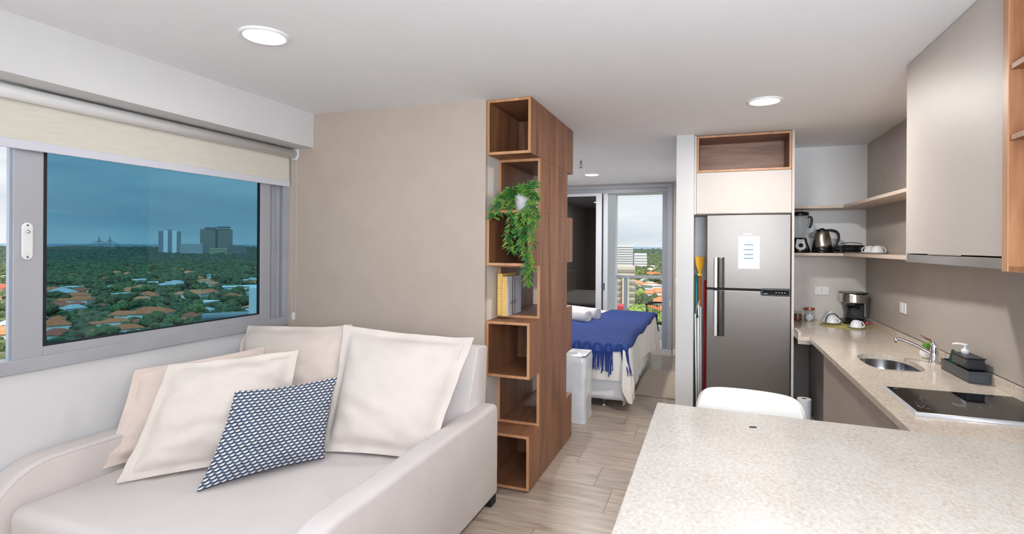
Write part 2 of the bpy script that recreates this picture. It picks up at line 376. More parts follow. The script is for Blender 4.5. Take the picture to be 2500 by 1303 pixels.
# ------------------------------------------------------------------ window 1 (left)
wn = struct(thing('window_1', 'grey aluminium sliding window', 'window', (XL, 1.3, 1.01))); del wn['category']; del wn['label']
f = M()
X0, X1 = XL - .06, XL + .03
f.box(X0, X1, -.7, 3.21, 1.01, 1.075); f.box(X0, X1 - .012, -.7, 3.21, 2.30, 2.335); f.box(X0, X1, 3.155, 3.21, 1.075, 2.30)
f.box(X0, X1, -.7, -.63, 1.075, 2.30)
f.build('window_frame', alu, wn, bevel=.003)
M().box(X0, X1 - .045, 3.035, 3.155, 1.075, 2.30).box(X1 - .045, X1 - .03, 3.062, 3.075, 1.075, 2.30).box(X1 - .045, X1 - .02, 3.105, 3.13, 1.075, 2.30).build('track', alu, wn)
M().box(X1 - .046, X1 - .0445, 3.035, 3.05, 1.08, 2.30).build('brush_seal', rubber, wn)
s = M(); sx0, sx1 = XL - .012, XL + .018
ys0, ys1 = 1.497, 3.035
s.box(sx0, sx1, ys0, 1.618, 1.06, 2.31); s.box(sx0, sx1, 2.945, ys1, 1.06, 2.31); s.box(sx0, sx1, 1.618, 2.945, 1.06, 1.118); s.box(sx0, sx1, 1.618, 2.945, 2.25, 2.31)
sash = s.build('sash', alu, wn, bevel=.003)
M().box(sx0 + .004, sx1 - .004, ys0 - .012, ys0, 1.06, 2.31).build('edge_profile', mat('blue_grey_aluminium', (150, 158, 172), rough=.5), sash)
g = M(); g.box(sx0 + .004, sx1 - .008, 1.618, 1.636, 1.118, 2.25); g.box(sx0 + .004, sx1 - .008, 2.936, 2.945, 1.118, 2.25); g.box(sx0 + .004, sx1 - .008, 1.636, 2.936, 1.118, 1.126)
g.build('gasket', rubber, sash)
B(XL - .002, XL + .004, 1.63, 2.94, 1.122, 2.25).build('pane', glass_tint, sash)
# a second sash further along, out of the frame
s2 = M(); s2.box(sx0 - .035, sx1 - .035, -.63, -.53, 1.06, 2.31); s2.box(sx0 - .035, sx1 - .035, -.53, .7, 1.06, 1.118)
s2.box(sx0 - .035, sx1 - .035, .66, .76, 1.06, 2.31); s2o = s2.build('sash', alu, wn)
B(XL - .04, XL - .034, -.53, .66, 1.118, 2.25).build('pane', glass_tint, s2o)
# sash lock
def stadium(cx, cz, hw, hh, n=8):
    pts = []
    for k in range(n + 1): a = math.pi * k / n; pts.append((cx + hw * math.cos(a), cz + hh - hw + hw * math.sin(a)))
    for k in range(n + 1): a = math.pi + math.pi * k / n; pts.append((cx + hw * math.cos(a), cz - hh + hw + hw * math.sin(a)))
    return pts
lk = M().extr(stadium(1.549, 1.628, .022, .088), 'x', sx1, sx1 + .010).build('sash_lock', plastic_w, wn, bevel=.003)
M().extr(stadium(1.549, 1.60, .012, .037), 'x', sx1 + .0095, sx1 + .014).build('slider', plastic_w, lk)
M().lathe([(.009, 0), (.010, .004), (.006, .012), (0, .013)], seg=14).xf(Matrix.Translation((sx1 + .009, 1.549, 1.672)) @ Matrix.Rotation(R(90), 4, 'Y')).build('turn_knob', chrome, lk, smooth=True)
for z in (1.703, 1.553): M().lathe([(.004, 0), (.004, .0015), (0, .0016)], seg=10).xf(Matrix.Translation((sx1 + .0096, 1.549, z)) @ Matrix.Rotation(R(90), 4, 'Y')).build('screw', rubber, lk)

# roller blind
bl = thing('roller_blind', 'cream roller blind half lowered over the left window, with bead chain', 'blind', (-2.98, 1.3, 2.30))
M().tube([(-2.975, -.6, 2.303), (-2.975, 3.2, 2.303)], .033, seg=24).build('roller_tube', plastic_w, bl, smooth=True)
B(-3.006, -3.003, -.6, 3.185, 2.095, 2.31).build('blind_fabric', blind_f, bl)
M().box(-3.012, -2.996, -.6, 3.187, 2.055, 2.098).build('bottom_bar', blind_bar, bl, bevel=.003)
M().extr([(-3.01, 2.265), (-2.95, 2.262), (-2.935, 2.285), (-2.935, 2.342), (-3.01, 2.342)], 'y', 3.202, 3.222).build('end_bracket', plastic_w, bl, bevel=.004)
M().extr([(-3.01, 2.265), (-2.95, 2.262), (-2.935, 2.285), (-2.935, 2.342), (-3.01, 2.342)], 'y', -.62, -.602).build('end_bracket', plastic_w, bl, bevel=.004)
for dx in (-.030, .012):
    me = M(); k = 0; z = 2.285
    while z > 1.10:
        me.lathe([(0, -.0022), (.0021, -.0008), (.0021, .0008), (0, .0022)], c=(-2.963 + dx + (.009 if dx < 0 else -.004) * max(0, (1.35 - z) / .3), 3.205, z), seg=5); z -= .0062
    me.build('bead_chain', plastic_w, bl, smooth=True)
M().extr(stadium(-2.972, 1.075, .012, .03), 'y', 3.196, 3.214).build('chain_weight', plastic_w, bl, bevel=.003)

# ------------------------------------------------------------------ downlights, sprinkler
def downlight(x, y, r, label):
    t = lthing('downlight', label, 'ceiling light', (x, y, H), group='round recessed downlights')
    lpart(M().lathe([(r, 0), (r, -.004), (r * .93, -.011), (r * .83, -.009), (r * .81, -.003)], seg=48, cap=False), 'trim_ring', plastic_w, t, smooth=True)
    lpart(M().lathe([(r * .82, -.003), (r * .80, -.0065), (0, -.0068)], seg=48), 'diffuser', lamp_emit, t)
downlight(-1.972, 1.93, .112, 'large round lit downlight in the ceiling, nearest the left window')
downlight(.326, 3.93, .112, 'round lit downlight in the ceiling in front of the refrigerator cabinet')
downlight(-1.543, 7.2, .112, 'small-looking lit downlight in the bedroom ceiling by the balcony door')
sp = lthing('fire_sprinkler', 'small metal fire sprinkler hanging from the bedroom ceiling beside the shelf tower', 'sprinkler', (-1.40, 5.95, H))
lpart(M().lathe([(.03, 0), (.028, -.012), (.012, -.014)], seg=20), 'escutcheon', chrome, sp, smooth=True)
lpart(M().tube([(0, 0, -.01), (0, 0, -.05)], .008).tube([(-.012, 0, -.045), (-.014, 0, -.07), (0, 0, -.085)], .003).tube([(.012, 0, -.045), (.014, 0, -.07), (0, 0, -.085)], .003), 'sprinkler_head', mat('dull_brass', (120, 112, 100), rough=.35, metal=.8), sp, smooth=True)
lpart(M().lathe([(.022, -.088), (.022, -.091), (0, -.092)], seg=16), 'deflector', mat('dull_brass', (120, 112, 100)), sp)

# ------------------------------------------------------------------ shelf tower of seven open cubes
BH = H / 7; T = .018; BX0, BX1 = -1.422, -1.112
names = ['bottom cube, standing on the floor', 'second cube from the floor, set back', 'third cube from the floor, just below the books', 'fourth cube, set back, holding the two books', 'fifth cube, behind the hanging plant leaves', 'sixth cube, set back, holding the potted plant', 'top cube, against the ceiling']
for k in range(7):
    z0, z1 = k * BH + .0006, (k + 1) * BH - .0006
    if k == 0: z0 = .012
    if k == 6: z1 = H - .003
    y0, y1 = (3.30, 4.43) if k % 2 == 0 else (3.515, 4.25)
    if k % 2 == 0: y1 = 4.43
    t = thing('cube_shelf', 'brown wood shelf tower, ' + names[k], 'shelf', (BX0, y0, z0), group='stacked cubes of the shelf tower')
    e = .0015
    M().box(BX0, BX0 + T, y0 + e, y1, z0, z1).build('side_panel', wood_z, t); M().box(BX1 - T, BX1, y0 + e, y1, z0, z1).build('side_panel', wood_z, t)
    B(BX0 + T, BX1 - T, y0 + e, y1, z1 - T, z1).build('top_panel', wood_y, t); B(BX0 + T, BX1 - T, y0 + e, y1, z0, z0 + T).build('bottom_panel', wood_y, t)
    f = M(); f.box(BX0, BX0 + T, y0, y0 + e, z0, z1); f.box(BX1 - T, BX1, y0, y0 + e, z0, z1); f.box(BX0 + T, BX1 - T, y0, y0 + e, z1 - T, z1); f.box(BX0 + T, BX1 - T, y0, y0 + e, z0, z0 + T)
    f.build('edge_band', wood_e, t)
    if k % 2 == 0: B(BX0 + T, BX1 - T, 3.88, 3.892, z0 + T, z1 - T).build('back_panel', wood_z, t)
    if k == 0:
        for yy in (3.36, 3.60, 4.36):
            M().lathe([(.012, 0), (.012, .004), (.005, .005), (.005, .0118)], c=(BX1 - .018, yy, 0), seg=12).build('levelling_foot', chrome, t)
        B(BX0 + T, BX0 + T + .012, 3.33, 3.345, z1 - T - .06, z1 - T - .02).build('steel_bracket', chrome, t)

# books in the fourth cube
zb = 3 * BH + .0006 + T
b1 = thing('book', 'thick yellow-gold book standing left of the grey checked book', 'book', (-1.38, 3.46, zb), group='books in the shelf tower')
gold = mat('gold_book_cloth', (228, 184, 96), (236, 196, 112), rough=.5)
def spine_mat(name, base, line, nx, nz_, lw=.12, axis_h=0, off=(0, 0)):
    m = bpy.data.materials.new(name); m.use_nodes = True; nt = m.node_tree; b = nt.nodes['Principled BSDF']; L = nt.links; b.inputs['Roughness'].default_value = .5
    tc = N(nt, 'ShaderNodeTexCoord'); sp = N(nt, 'ShaderNodeSeparateXYZ'); L.new(tc.outputs['Object'], sp.inputs[0])
    def band(o, k):
        a = N(nt, 'ShaderNodeMath'); a.operation = 'MULTIPLY'; a.inputs[1].default_value = k; L.new(o, a.inputs[0])
        f = N(nt, 'ShaderNodeMath'); f.operation = 'FRACT'; L.new(a.outputs[0], f.inputs[0])
        c = N(nt, 'ShaderNodeMath'); c.operation = 'LESS_THAN'; c.inputs[1].default_value = lw; L.new(f.outputs[0], c.inputs[0]); return c.outputs[0]
    h = band(sp.outputs[axis_h], nx); v = band(sp.outputs[2], nz_)
    ad = N(nt, 'ShaderNodeMath'); ad.operation = 'ADD'; L.new(h, ad.inputs[0]); L.new(v, ad.inputs[1])
    r = ramp(nt, [(0, lin(base)), (.5, lin(tuple((p + q) / 2 for p, q in zip(base, line)))), (1, lin(line))], 'CONSTANT')
    r.color_ramp.elements[1].position = .4; r.color_ramp.elements[2].position = .75
    d = N(nt, 'ShaderNodeMath'); d.operation = 'MULTIPLY'; d.inputs[1].default_value = .5; L.new(ad.outputs[0], d.inputs[0]); L.new(d.outputs[0], r.inputs[0]); L.new(r.outputs[0], b.inputs['Base Color'])
    return m
B(-1.402, -1.364, 3.45, 3.72, zb, zb + .292).build('cover', gold, b1, bevel=.002)
ln = M()
for i in range(7): B(-1.397, -1.369, 3.4488, 3.4501, zb + .012 + i * .0445, zb + .0145 + i * .0445).build('spine_line', mat('ochre_print', (205, 150, 55), rough=.5), b1)
b2 = thing('book', 'grey and white checked book with dark stripes and gold checked spine', 'book', (-1.33, 3.44, zb), group='books in the shelf tower')
B(-1.360, -1.322, 3.432, 3.434, zb, zb + .272).build('spine', spine_mat('gold_check', (240, 226, 190), (205, 150, 35), 72, 72, .5, 0), b2)
B(-1.360, -1.322, 3.434, 3.72, zb, zb + .272).build('cover', spine_mat('grey_check', (238, 238, 242), (186, 188, 200), 62, 62, .42, 1), b2)
for yy in (3.535, 3.575): B(-1.3222, -1.3214, yy, yy + .014, zb, zb + .272).build('stripe', mat('dark_brown_print', (48, 26, 24), rough=.4), b2)
B(-1.3222, -1.3212, 3.549, 3.575, zb, zb + .272).build('band', mat('pale_print', (232, 228, 232)), b2)
cu = bpy.data.curves.new('lettering', 'FONT'); cu.body = 'GUCCI'; cu.size = .042; cu.extrude = .0004; cu.align_x = 'CENTER'
tmp = bpy.data.objects.new('tmp', cu); C.objects.link(tmp)
def text_mesh(body, size, mt, mtx, parent, name='lettering', spacing=1.0):
    cu = bpy.data.curves.new('lettering', 'FONT'); cu.body = body; cu.size = size; cu.extrude = .0003; cu.align_x = 'CENTER'; cu.space_character = spacing; cu.resolution_u = 3
    t = bpy.data.objects.new('tmp', cu); C.objects.link(t)
    dg = bpy.context.evaluated_depsgraph_get(); me = bpy.data.meshes.new_from_object(t.evaluated_get(dg)); me.transform(mtx)
    bpy.data.objects.remove(t); me.materials.clear(); me.materials.append(mt)
    o = bpy.data.objects.new(name, me); C.objects.link(o); attach(o, parent); return o
bpy.data.objects.remove(tmp)
MY = Matrix(((0, 0, 1, 0), (1, 0, 0, 0), (0, 1, 0, 0), (0, 0, 0, 1)))   # text x -> world y, text y -> world z, facing +x
text_mesh('GUCCI', .040, mat('charcoal_print', (40, 38, 42)), Matrix.Translation((-1.3206, 3.565, zb + .075)) @ MY, b2, spacing=1.15)

# potted trailing plant in the sixth cube
zp = 5 * BH
pt = thing('trailing_plant', 'green trailing plant in a small white pot, leaves hanging down the shelf tower', 'plant', (-1.205, 3.40, zp))
pot = M().lathe([(0, 0), (.038, 0), (.043, .006), (.056, .10), (.060, .106), (.060, .115), (.053, .115), (.047, .095), (0, .093)], c=(-1.205, 3.41, zp), seg=32).build('pot', porcelain, pt, smooth=True)
rnd = random.Random(3)
leaves = M()
def leaf(m, p, d, ln_, wd, up=Vector((0, 0, 1))):
    d = d.normalized(); s = d.cross(up); s = s if s.length > .1 else d.cross(Vector((1, 0, 0))); s.normalize(); nrm = s.cross(d)
    n = len(m.v)
    a = p; b = p + d * ln_ * .45 + s * wd + nrm * .002; c = p + d * ln_ * .45 - s * wd + nrm * .002; e = p + d * ln_ - nrm * ln_ * .12; mid = p + d * ln_ * .5 - nrm * .002
    m.v += [tuple(a), tuple(b), tuple(mid), tuple(c), tuple(e)]; m.f += [(n, n + 1, n + 2), (n, n + 2, n + 3), (n + 1, n + 4, n + 2), (n + 3, n + 2, n + 4)]
stems = []
def strand(pts, dens=1.0, spread=1.0, lmax=.06):
    path = []; pts = [Vector(p) for p in pts]
    for i in range(len(pts) - 1):
        for q in range(7): path.append(pts[i].lerp(pts[i + 1], q / 7) + Vector((rnd.uniform(-.002, .002), rnd.uniform(-.002, .002), 0)))
    path.append(pts[-1]); stems.append(path)
    L_ = 0
    for i in range(len(path) - 1):
        a, b = path[i], path[i + 1]; L_ += (b - a).length
        while L_ > .0115 / dens:
            L_ -= .0115 / dens; t = (b - a).normalized()
            for q in range(4):
                ang = rnd.uniform(0, 6.283); r_ = Vector((math.cos(ang), math.sin(ang), rnd.uniform(-.3, .15)))
                if r_.y > 0: r_.y *= -.7
                dd = (r_ * spread + t * rnd.uniform(.3, 1.0)); p = a.lerp(b, rnd.random()) + r_ * .004
                leaf(leaves, p, dd, rnd.uniform(.034, lmax), rnd.uniform(.0036, .0056), Vector((rnd.uniform(-.4, .4), -1, .5)))
def XZ(px, py, y=3.262):
    return (-1.235 + (px - 1252) / 350.0, y, 1.867 - (py - 508) / 353.0)
top = Vector((-1.205, 3.40, zp + .10))
for px, py, yy in ((1238, 462, 3.42), (1255, 450, 3.45), (1272, 455, 3.46), (1296, 446, 3.44), (1305, 455, 3.40), (1225, 470, 3.40), (1283, 450, 3.46)):
    e = Vector(XZ(px, py, yy)); strand([top, top.lerp(e, .5) + Vector((0, 0, .02)), e], 1.0)
F = 3.262
strand([top, (-1.27, 3.34, zp + .15), XZ(1232, 488, 3.28), XZ(1212, 505), XZ(1206, 522), XZ(1213, 532)], 1.15)
strand([top, (-1.27, 3.33, zp + .13), XZ(1240, 490, 3.28), XZ(1228, 505), XZ(1222, 522)], 1.1)
strand([top, (-1.27, 3.33, zp + .14), XZ(1225, 478, 3.28), XZ(1215, 492)], 1.1)
strand([top, (-1.25, 3.33, zp + .12), XZ(1252, 495, 3.28), XZ(1254, 520), XZ(1253, 545), XZ(1247, 565), XZ(1248, 590), XZ(1256, 612)], 1.0)
strand([top, (-1.16, 3.33, zp + .13), XZ(1302, 480, 3.28), XZ(1298, 505), XZ(1290, 530), XZ(1283, 555), XZ(1282, 580), XZ(1290, 605), XZ(1295, 630), XZ(1292, 655), XZ(1296, 682)], 1.05)
strand([top, (-1.14, 3.33, zp + .14), XZ(1308, 478, 3.30), XZ(1312, 505), XZ(1310, 530), XZ(1306, 555)], 1.05)
strand([top, (-1.14, 3.34, zp + .12), XZ(1300, 490, 3.28), XZ(1304, 530), XZ(1302, 570), XZ(1308, 595)], .9)
strand([XZ(1298, 505), XZ(1278, 520), XZ(1270, 540), XZ(1272, 560), XZ(1270, 575)], 1.0)
strand([XZ(1290, 605), XZ(1300, 625), XZ(1303, 650)], 1.0)
strand([XZ(1283, 570), XZ(1276, 590), XZ(1278, 600)], 1.0)
leaves.build('leaves', leaf_g, pt, kind='stuff', fix=False)
for p in stems: M().tube(p, .0015, seg=4).build('stem', stem_b, pt)

# ------------------------------------------------------------------ refrigerator niche
FY = 4.97
un = thing('refrigerator_cabinet', 'tall beige cabinet surround over and beside the steel refrigerator', 'cabinet', (.25, FY, 0))
B(-.148, -.130, FY, YK - .02, 1.905, H - .003).build('side_panel', lacquer, un); B(.622, .64, FY - .01, YK - .02, 0, H - .003).build('side_panel', lacquer, un)
B(-.148, -.047, 5.29, 5.30, 0, 1.90).build('filler_panel', white_paint, un)  # white panel added so the deep gap looks lit
nb = M(); nb.box(-.128, .620, FY + .002, 5.35, 2.575, H - .006); nb.box(-.128, .620, FY + .002, 5.35, 2.273, 2.291); nb.box(-.128, -.11, FY + .002, 5.35, 2.291, 2.575); nb.box(.602, .620, FY + .002, 5.35, 2.291, 2.575)
op = nb.build('open_niche', wood_x, un)
e = M(); e.box(-.128, .620, FY, FY + .002, 2.575, H - .006); e.box(-.128, .620, FY, FY + .002, 2.273, 2.291); e.box(-.128, -.11, FY, FY + .002, 2.291, 2.575); e.box(.602, .620, FY, FY + .002, 2.291, 2.575)
e.build('edge_band', wood_e, op)
B(-.11, .602, 5.33, 5.345, 2.291, 2.575).build('back_panel', wood_x, op)
B(-.128, .620, FY, FY + .018, 1.912, 2.270).build('flap_door', lacquer, un, bevel=.0015)
B(-.128, .620, FY + .02, 5.6, 1.905, 1.925).build('bottom_panel', lacquer, un)
B(.15, .31, FY - .006, FY, 1.908, 1.914).build('finger_pull', mat('dark_metal', (90, 85, 82), rough=.3, metal=.8), un)

fr_ = thing('refrigerator', 'brushed steel two-door refrigerator with long vertical handles', 'refrigerator', (.29, FY, 0))
B(-.04, .612, FY + .04, 5.62, .03, 1.895).build('body', mat('grey_steel_side', (140, 138, 136), rough=.4, metal=.5), fr_)
ud = B(-.043, .616, FY - .02, FY + .04, 1.263, 1.897).build('freezer_door', steel, fr_, bevel=.006)
ld = B(-.043, .616, FY - .02, FY + .04, .06, 1.248).build('door', steel, fr_, bevel=.006)
B(-.04, .612, FY + .02, FY + .04, 1.246, 1.265).build('door_seal', rubber, fr_)
light_st = mat('satin_steel', (205, 206, 208), rough=.35, metal=.4); dark_st = mat('dark_steel', (96, 94, 92), rough=.25, metal=.9)
for (z0, z1, d) in ((1.266, 1.53, ud), (.85, 1.245, ld)):
    M().box(.020, .047, FY - .055, FY - .018, z0, z1).build('handle', light_st, d, bevel=.006)
    M().extr([(.047, FY - .05), (.062, FY - .034), (.085, FY - .030), (.104, FY - .036), (.106, FY - .019), (.047, FY - .019)], 'z', z0, z1).build('handle_recess', dark_st, d, bevel=.003)
cp = M().extr([(.395, 1.212), (.613, 1.212), (.613, 1.276), (.405, 1.276), (.388, 1.262), (.388, 1.225)], 'y', FY - .036, FY - .019).build('control_panel', black_p, fr_, bevel=.004)
M().extr([(.40, 1.222), (.60, 1.222), (.60, 1.262), (.40, 1.262)], 'y', FY - .0372, FY - .0358).build('display', black_g, cp)
MXn = Matrix(((1, 0, 0, 0), (0, 0, -1, 0), (0, 1, 0, 0), (0, 0, 0, 1)))  # text facing -y
dots = M(); 
for i in range(4): B(.500 + i * .022, .508 + i * .022, FY - .0378, FY - .0371, 1.239, 1.243).build('panel_mark', plastic_w, cp)
B(.41, .44, FY - .0378, FY - .0371, 1.229, 1.232).build('panel_mark', plastic_w, cp)
lo = M(); [lo.box(.253 + i * .010, .2595 + i * .010, FY - .0212, FY - .0203, 1.727, 1.735) for i in range(7)]
lo.build('badge', light_st, ud)
nt_ = thing('notice_sheet', 'white printed sheet with blue bars stuck on the refrigerator door', 'notice', (.295, FY - .02, 1.57))
B(.211, .379, FY - .0222, FY - .0212, 1.436, 1.712).build('sheet', paper, nt_)
bl_ink = mat('blue_ink', (70, 130, 160)); gr_ink = mat('grey_ink', (190, 192, 200))
for z in (1.636, 1.595, 1.553, 1.521): B(.258, .330, FY - .0228, FY - .0221, z, z + .007).build('blue_bar', bl_ink, nt_)
tx = M()
for z, a, b in ((1.670, .272, .318), (1.664, .272, .318), (1.654, .235, .350), (1.625, .24, .335), (1.618, .24, .34), (1.583, .24, .32), (1.576, .24, .335), (1.541, .25, .33), (1.455, .262, .275), (1.452, .28, .33)):
    B(a, b, FY - .0226, FY - .0221, z, z + (.005 if z > 1.66 else .0018)).build('printed_line', gr_ink, nt_)

# brooms in the gap
br = thing('broom', 'upside-down broom with yellow bristles and orange handle beside the refrigerator', 'broom', (-.10, 5.3, .0))
M().extr([(-.145, 1.53), (-.058, 1.53), (-.068, 1.46), (-.082, 1.40), (-.088, 1.375), (-.113, 1.375), (-.120, 1.40), (-.138, 1.46)], 'y', 5.14, 5.17).build('bristles', straw, br, bevel=.006)
B(-.123, -.080, 5.13, 5.18, 1.355, 1.378).build('ferrule', mat('yellow_plastic', (235, 200, 40), rough=.4), br, bevel=.005)
M().tube([(-.10, 5.155, 1.36), (-.095, 5.155, 0.01)], .011, seg=12).build('handle', orange, br, smooth=True)
bsm = M().tube([(-.128, 5.20, 1.37), (-.133, 5.24, .02)], .010, seg=12).build('mop_handle', teal, None, smooth=True); tag(bsm, 'teal mop pole leaning behind the yellow broom', 'mop pole')
sw = thing('clothes_airer', 'folded white metal clothes airer standing in the refrigerator gap', 'drying rack', (-.1, 5.1, 0))
for k, (a, b) in enumerate((((-.136, 5.05, 1.02), (-.118, 5.06, .01)), ((-.108, 5.05, 1.10), (-.098, 5.06, .01)), ((-.092, 5.09, 1.08), (-.083, 5.10, .01)), ((-.12, 5.11, .98), (-.108, 5.12, .01)))):
    M().tube([a, b], .006, seg=10).build('rail', plastic_w, sw, smooth=True)
M().tube([(-.136, 5.05, 1.02), (-.125, 5.05, 1.07), (-.100, 5.05, 1.14)], .007, seg=10).build('top_bend', mat('grey_joint', (140, 145, 155)), sw, smooth=True)
M().box(-.128, -.108, 5.035, 5.065, .985, 1.01).build('hinge', black_p, sw, bevel=.003)
rb = thing('squeegee', 'red-handled squeegee leaning against the refrigerator side', 'squeegee', (-.06, 5.2, 0))
M().tube([(-.055, 5.12, 1.32), (-.063, 5.14, .05)], .010, seg=12).build('handle', red_p, rb, smooth=True)
M().box(-.085, -.048, 5.1, 5.28, .0, .05).build('blade_holder', red_p, rb, bevel=.005)

# ------------------------------------------------------------------ kitchen counter, cabinets
CT = .92
zt0 = CT - .032
# worktop with sink cut-out built from a grid of faces
def worktop():
    bm = bmesh.new()
    outer = [(.64, YK - .009), (.64, 4.722), (.717, 4.722), (.717, 2.425), (XR - .001, 2.425), (XR - .001, YK - .009)]
    vs = [bm.verts.new((x, y, CT)) for x, y in outer]; es = [bm.edges.new((vs[i], vs[(i + 1) % len(vs)])) for i in range(len(vs))]
    hole = []
    for i in range(40):
        a = 2 * math.pi * i / 40; cx, cy, rx, ry = 1.02, 3.865, .148, .268; p = 2.6
        c_, s_ = math.cos(a), math.sin(a)
        hole.append((cx + rx * math.copysign(abs(c_) ** (2 / p), c_), cy + ry * math.copysign(abs(s_) ** (2 / p), s_)))
    hs = [bm.verts.new((x, y, CT)) for x, y in hole]; es += [bm.edges.new((hs[i], hs[(i + 1) % 40])) for i in range(40)]
    bmesh.ops.triangle_fill(bm, use_beauty=True, use_dissolve=False, edges=es)
    r = bmesh.ops.extrude_face_region(bm, geom=bm.faces[:])
    for v in [g for g in r['geom'] if isinstance(g, bmesh.types.BMVert)]: v.co.z = zt0
    bmesh.ops.recalc_face_normals(bm, faces=bm.faces)
    me = bpy.data.meshes.new('worktop'); bm.to_mesh(me); bm.free(); me.materials.append(granite)
    return me, hole
me, hole = worktop()
wt = thing('kitchen_worktop', 'L-shaped beige granite kitchen worktop along the right wall', 'worktop', (1.05, 4.2, CT))
o = bpy.data.objects.new('slab', me); C.objects.link(o); attach(o, wt)
B(XR - .028, XR - .0085, 2.425, 4.888, CT, .972).build('backsplash_strip', granite, wt, bevel=.0015); B(XR - .028, XR - .0085, 4.892, YK - .01, CT, .972).build('backsplash_strip', granite, wt, bevel=.0015)
B(.641, .66, 4.722, 4.95, CT, CT + .035).build('end_upstand', lacquer, wt, bevel=.001)
# sink bowl
sk = thing('sink', 'oval undermounted stainless steel sink set in the worktop', 'sink', (1.02, 3.865, .75))
m_ = M(); n = 40; rings = [(1.0, zt0), (.99, .84), (.95, .765), (.85, .745), (.15, .738), (0, .737)]
for s_, z in rings: m_.v += [(1.02 + (x - 1.02) * s_ * 1.01, 3.865 + (y - 3.865) * s_ * 1.01, z) for x, y in hole]
for j in range(len(rings) - 1):
    for i in range(n): k = (i + 1) % n; m_.f.append((j * n + i, j * n + k, (j + 1) * n + k, (j + 1) * n + i))
m_.build('bowl', steel_sink, sk, smooth=True)
M().lathe([(.04, .742), (.036, .746), (.03, .743), (0, .743)], c=(1.02, 3.865, 0), seg=24).build('drain', chrome, sk, smooth=True)
# base cabinets: carcass + doors
units = [('corner base cabinet with a tall plain taupe door beside the paper roll', 4.28, 3.80, 1), ('base cabinet with taupe door under the sink', 3.797, 3.292, 1), ('base cabinet with taupe drawer fronts under the hob', 3.289, 2.43, 2)]
for lab, ya, yb, nd in units:
    t = thing('base_cabinet', lab, 'cabinet', (1.0, (ya + yb) / 2, 0), group='taupe base cabinets')
    M().box(.76, XR - .003, yb, yb + .018, .1, zt0 - .002).box(.76, XR - .003, ya - .018, ya, .1, zt0 - .002).box(.76, XR - .003, yb + .018, ya - .018, .1, .118).build('body', lacquer_d, t)
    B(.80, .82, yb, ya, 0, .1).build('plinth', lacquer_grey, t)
    if nd == 1:
        d = B(.741, .759, yb + .0015, ya - .0015, .105, zt0 - .022).build('door', lacquer_d, t, bevel=.001)
        B(.736, .742, yb + .06, yb + .2, zt0 - .026, zt0 - .018).build('pull', mat('champagne_metal', (190, 176, 160), rough=.3, metal=.6), d)
    else:
        for a, b in ((.62, zt0 - .022), (.36, .617), (.105, .357)):
            d = B(.741, .759, yb + .0015, ya - .0015, a, b).build('drawer', lacquer_d, t, bevel=.001)
            B(.736, .742, yb + .25, yb + .5, b - .004, b + .004).build('pull', mat('champagne_metal', (190, 176, 160)), d)
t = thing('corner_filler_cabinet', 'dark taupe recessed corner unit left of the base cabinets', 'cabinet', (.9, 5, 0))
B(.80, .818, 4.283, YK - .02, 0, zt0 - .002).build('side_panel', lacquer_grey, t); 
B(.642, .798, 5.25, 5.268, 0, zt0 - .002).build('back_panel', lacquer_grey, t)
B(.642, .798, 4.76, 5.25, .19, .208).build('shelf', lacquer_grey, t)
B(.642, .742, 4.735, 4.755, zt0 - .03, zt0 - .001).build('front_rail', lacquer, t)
pr = lthing('paper_towel_roll', 'white paper towel roll standing between refrigerator and base cabinets', 'paper roll', (.70, 4.83, .208))
lpart(M().lathe([(.019, .0), (.050, .0), (.052, .004), (.052, .196), (.050, .2), (.019, .2), (.019, 0)], seg=32, cap=False), 'paper', paper, pr, smooth=False)
lpart(M().lathe([(.0188, .001), (.0188, .201), (.016, .201), (.016, .001)], seg=24, cap=False), 'core', paper_core, pr)
kt = M(); 
kt.grid(lambda u, v: (.735 - .006 * math.sin(u * 9 + v * 3) , 3.235 - .06 * u + .004 * math.sin(v * 12), .69 + .02 * u - .22 * v - .0 * u), 10, 14)
ko = kt.build('kitchen_cloth', mat('cream_cloth', (225, 212, 200), rough=.95), None, smooth=True); ko.modifiers.new('s', 'SOLIDIFY').thickness = .003
tag(ko, 'small cream cloth hanging from a drawer front under the hob', 'cloth')

# hob
hb = thing('induction_hob', 'black glass induction hob with steel rim in the worktop', 'hob', (1.07, 2.95, CT))
hx0, hx1, hy0, hy1 = .800, 1.335, 2.672, 3.168
M().box(hx0, hx1, hy0 + .02, hy1, CT + .0003, CT + .006).build('steel_rim', light_st, hb, bevel=.002)
M().tube([(hx0, hy0 + .012, CT + .004), (hx1, hy0 + .012, CT + .004)], .011, seg=14).build('front_rim', light_st, hb, smooth=True)
B(hx0 + .022, hx1 - .01, hy0 + .032, hy1 - .010, CT + .004, CT + .0075).build('glass', black_g, hb, bevel=.001)
ring_m = mat('grey_ring_print', (120, 125, 130), rough=.3)
for cx, cy, r in ((1.00, 2.925, .105), (1.235, 2.90, .092)):
    n = M(); seg = 64
    for q, rr in ((0, r), (1, r - .0016)):
        for i in range(seg): a = 2 * math.pi * i / seg; n.v.append((cx + rr * math.cos(a), cy + rr * math.sin(a), CT + .0078))
    for i in range(seg): k = (i + 1) % seg; n.f.append((i, k, seg + k, seg + i))
    n.build('ring_mark', ring_m, hb)
mk = M()
for (x, y, w_, h_) in ((.862, 2.87, .010, .004), (.880, 2.868, .006, .004), (.893, 2.866, .006, .004), (.855, 2.83, .012, .003), (.875, 2.829, .012, .003), (.852, 2.812, .010, .003), (.868, 2.808, .009, .003), (.855, 2.79, .012, .003), (.879, 2.788, .014, .003), (.856, 3.13, .018, .006)):
    mk.box(x - w_ / 2, x + w_ / 2, y - h_ / 2, y + h_ / 2, CT + .0076, CT + .0079)
mk.build('touch_symbols', mat('grey_blue_print', (130, 140, 160)), hb)

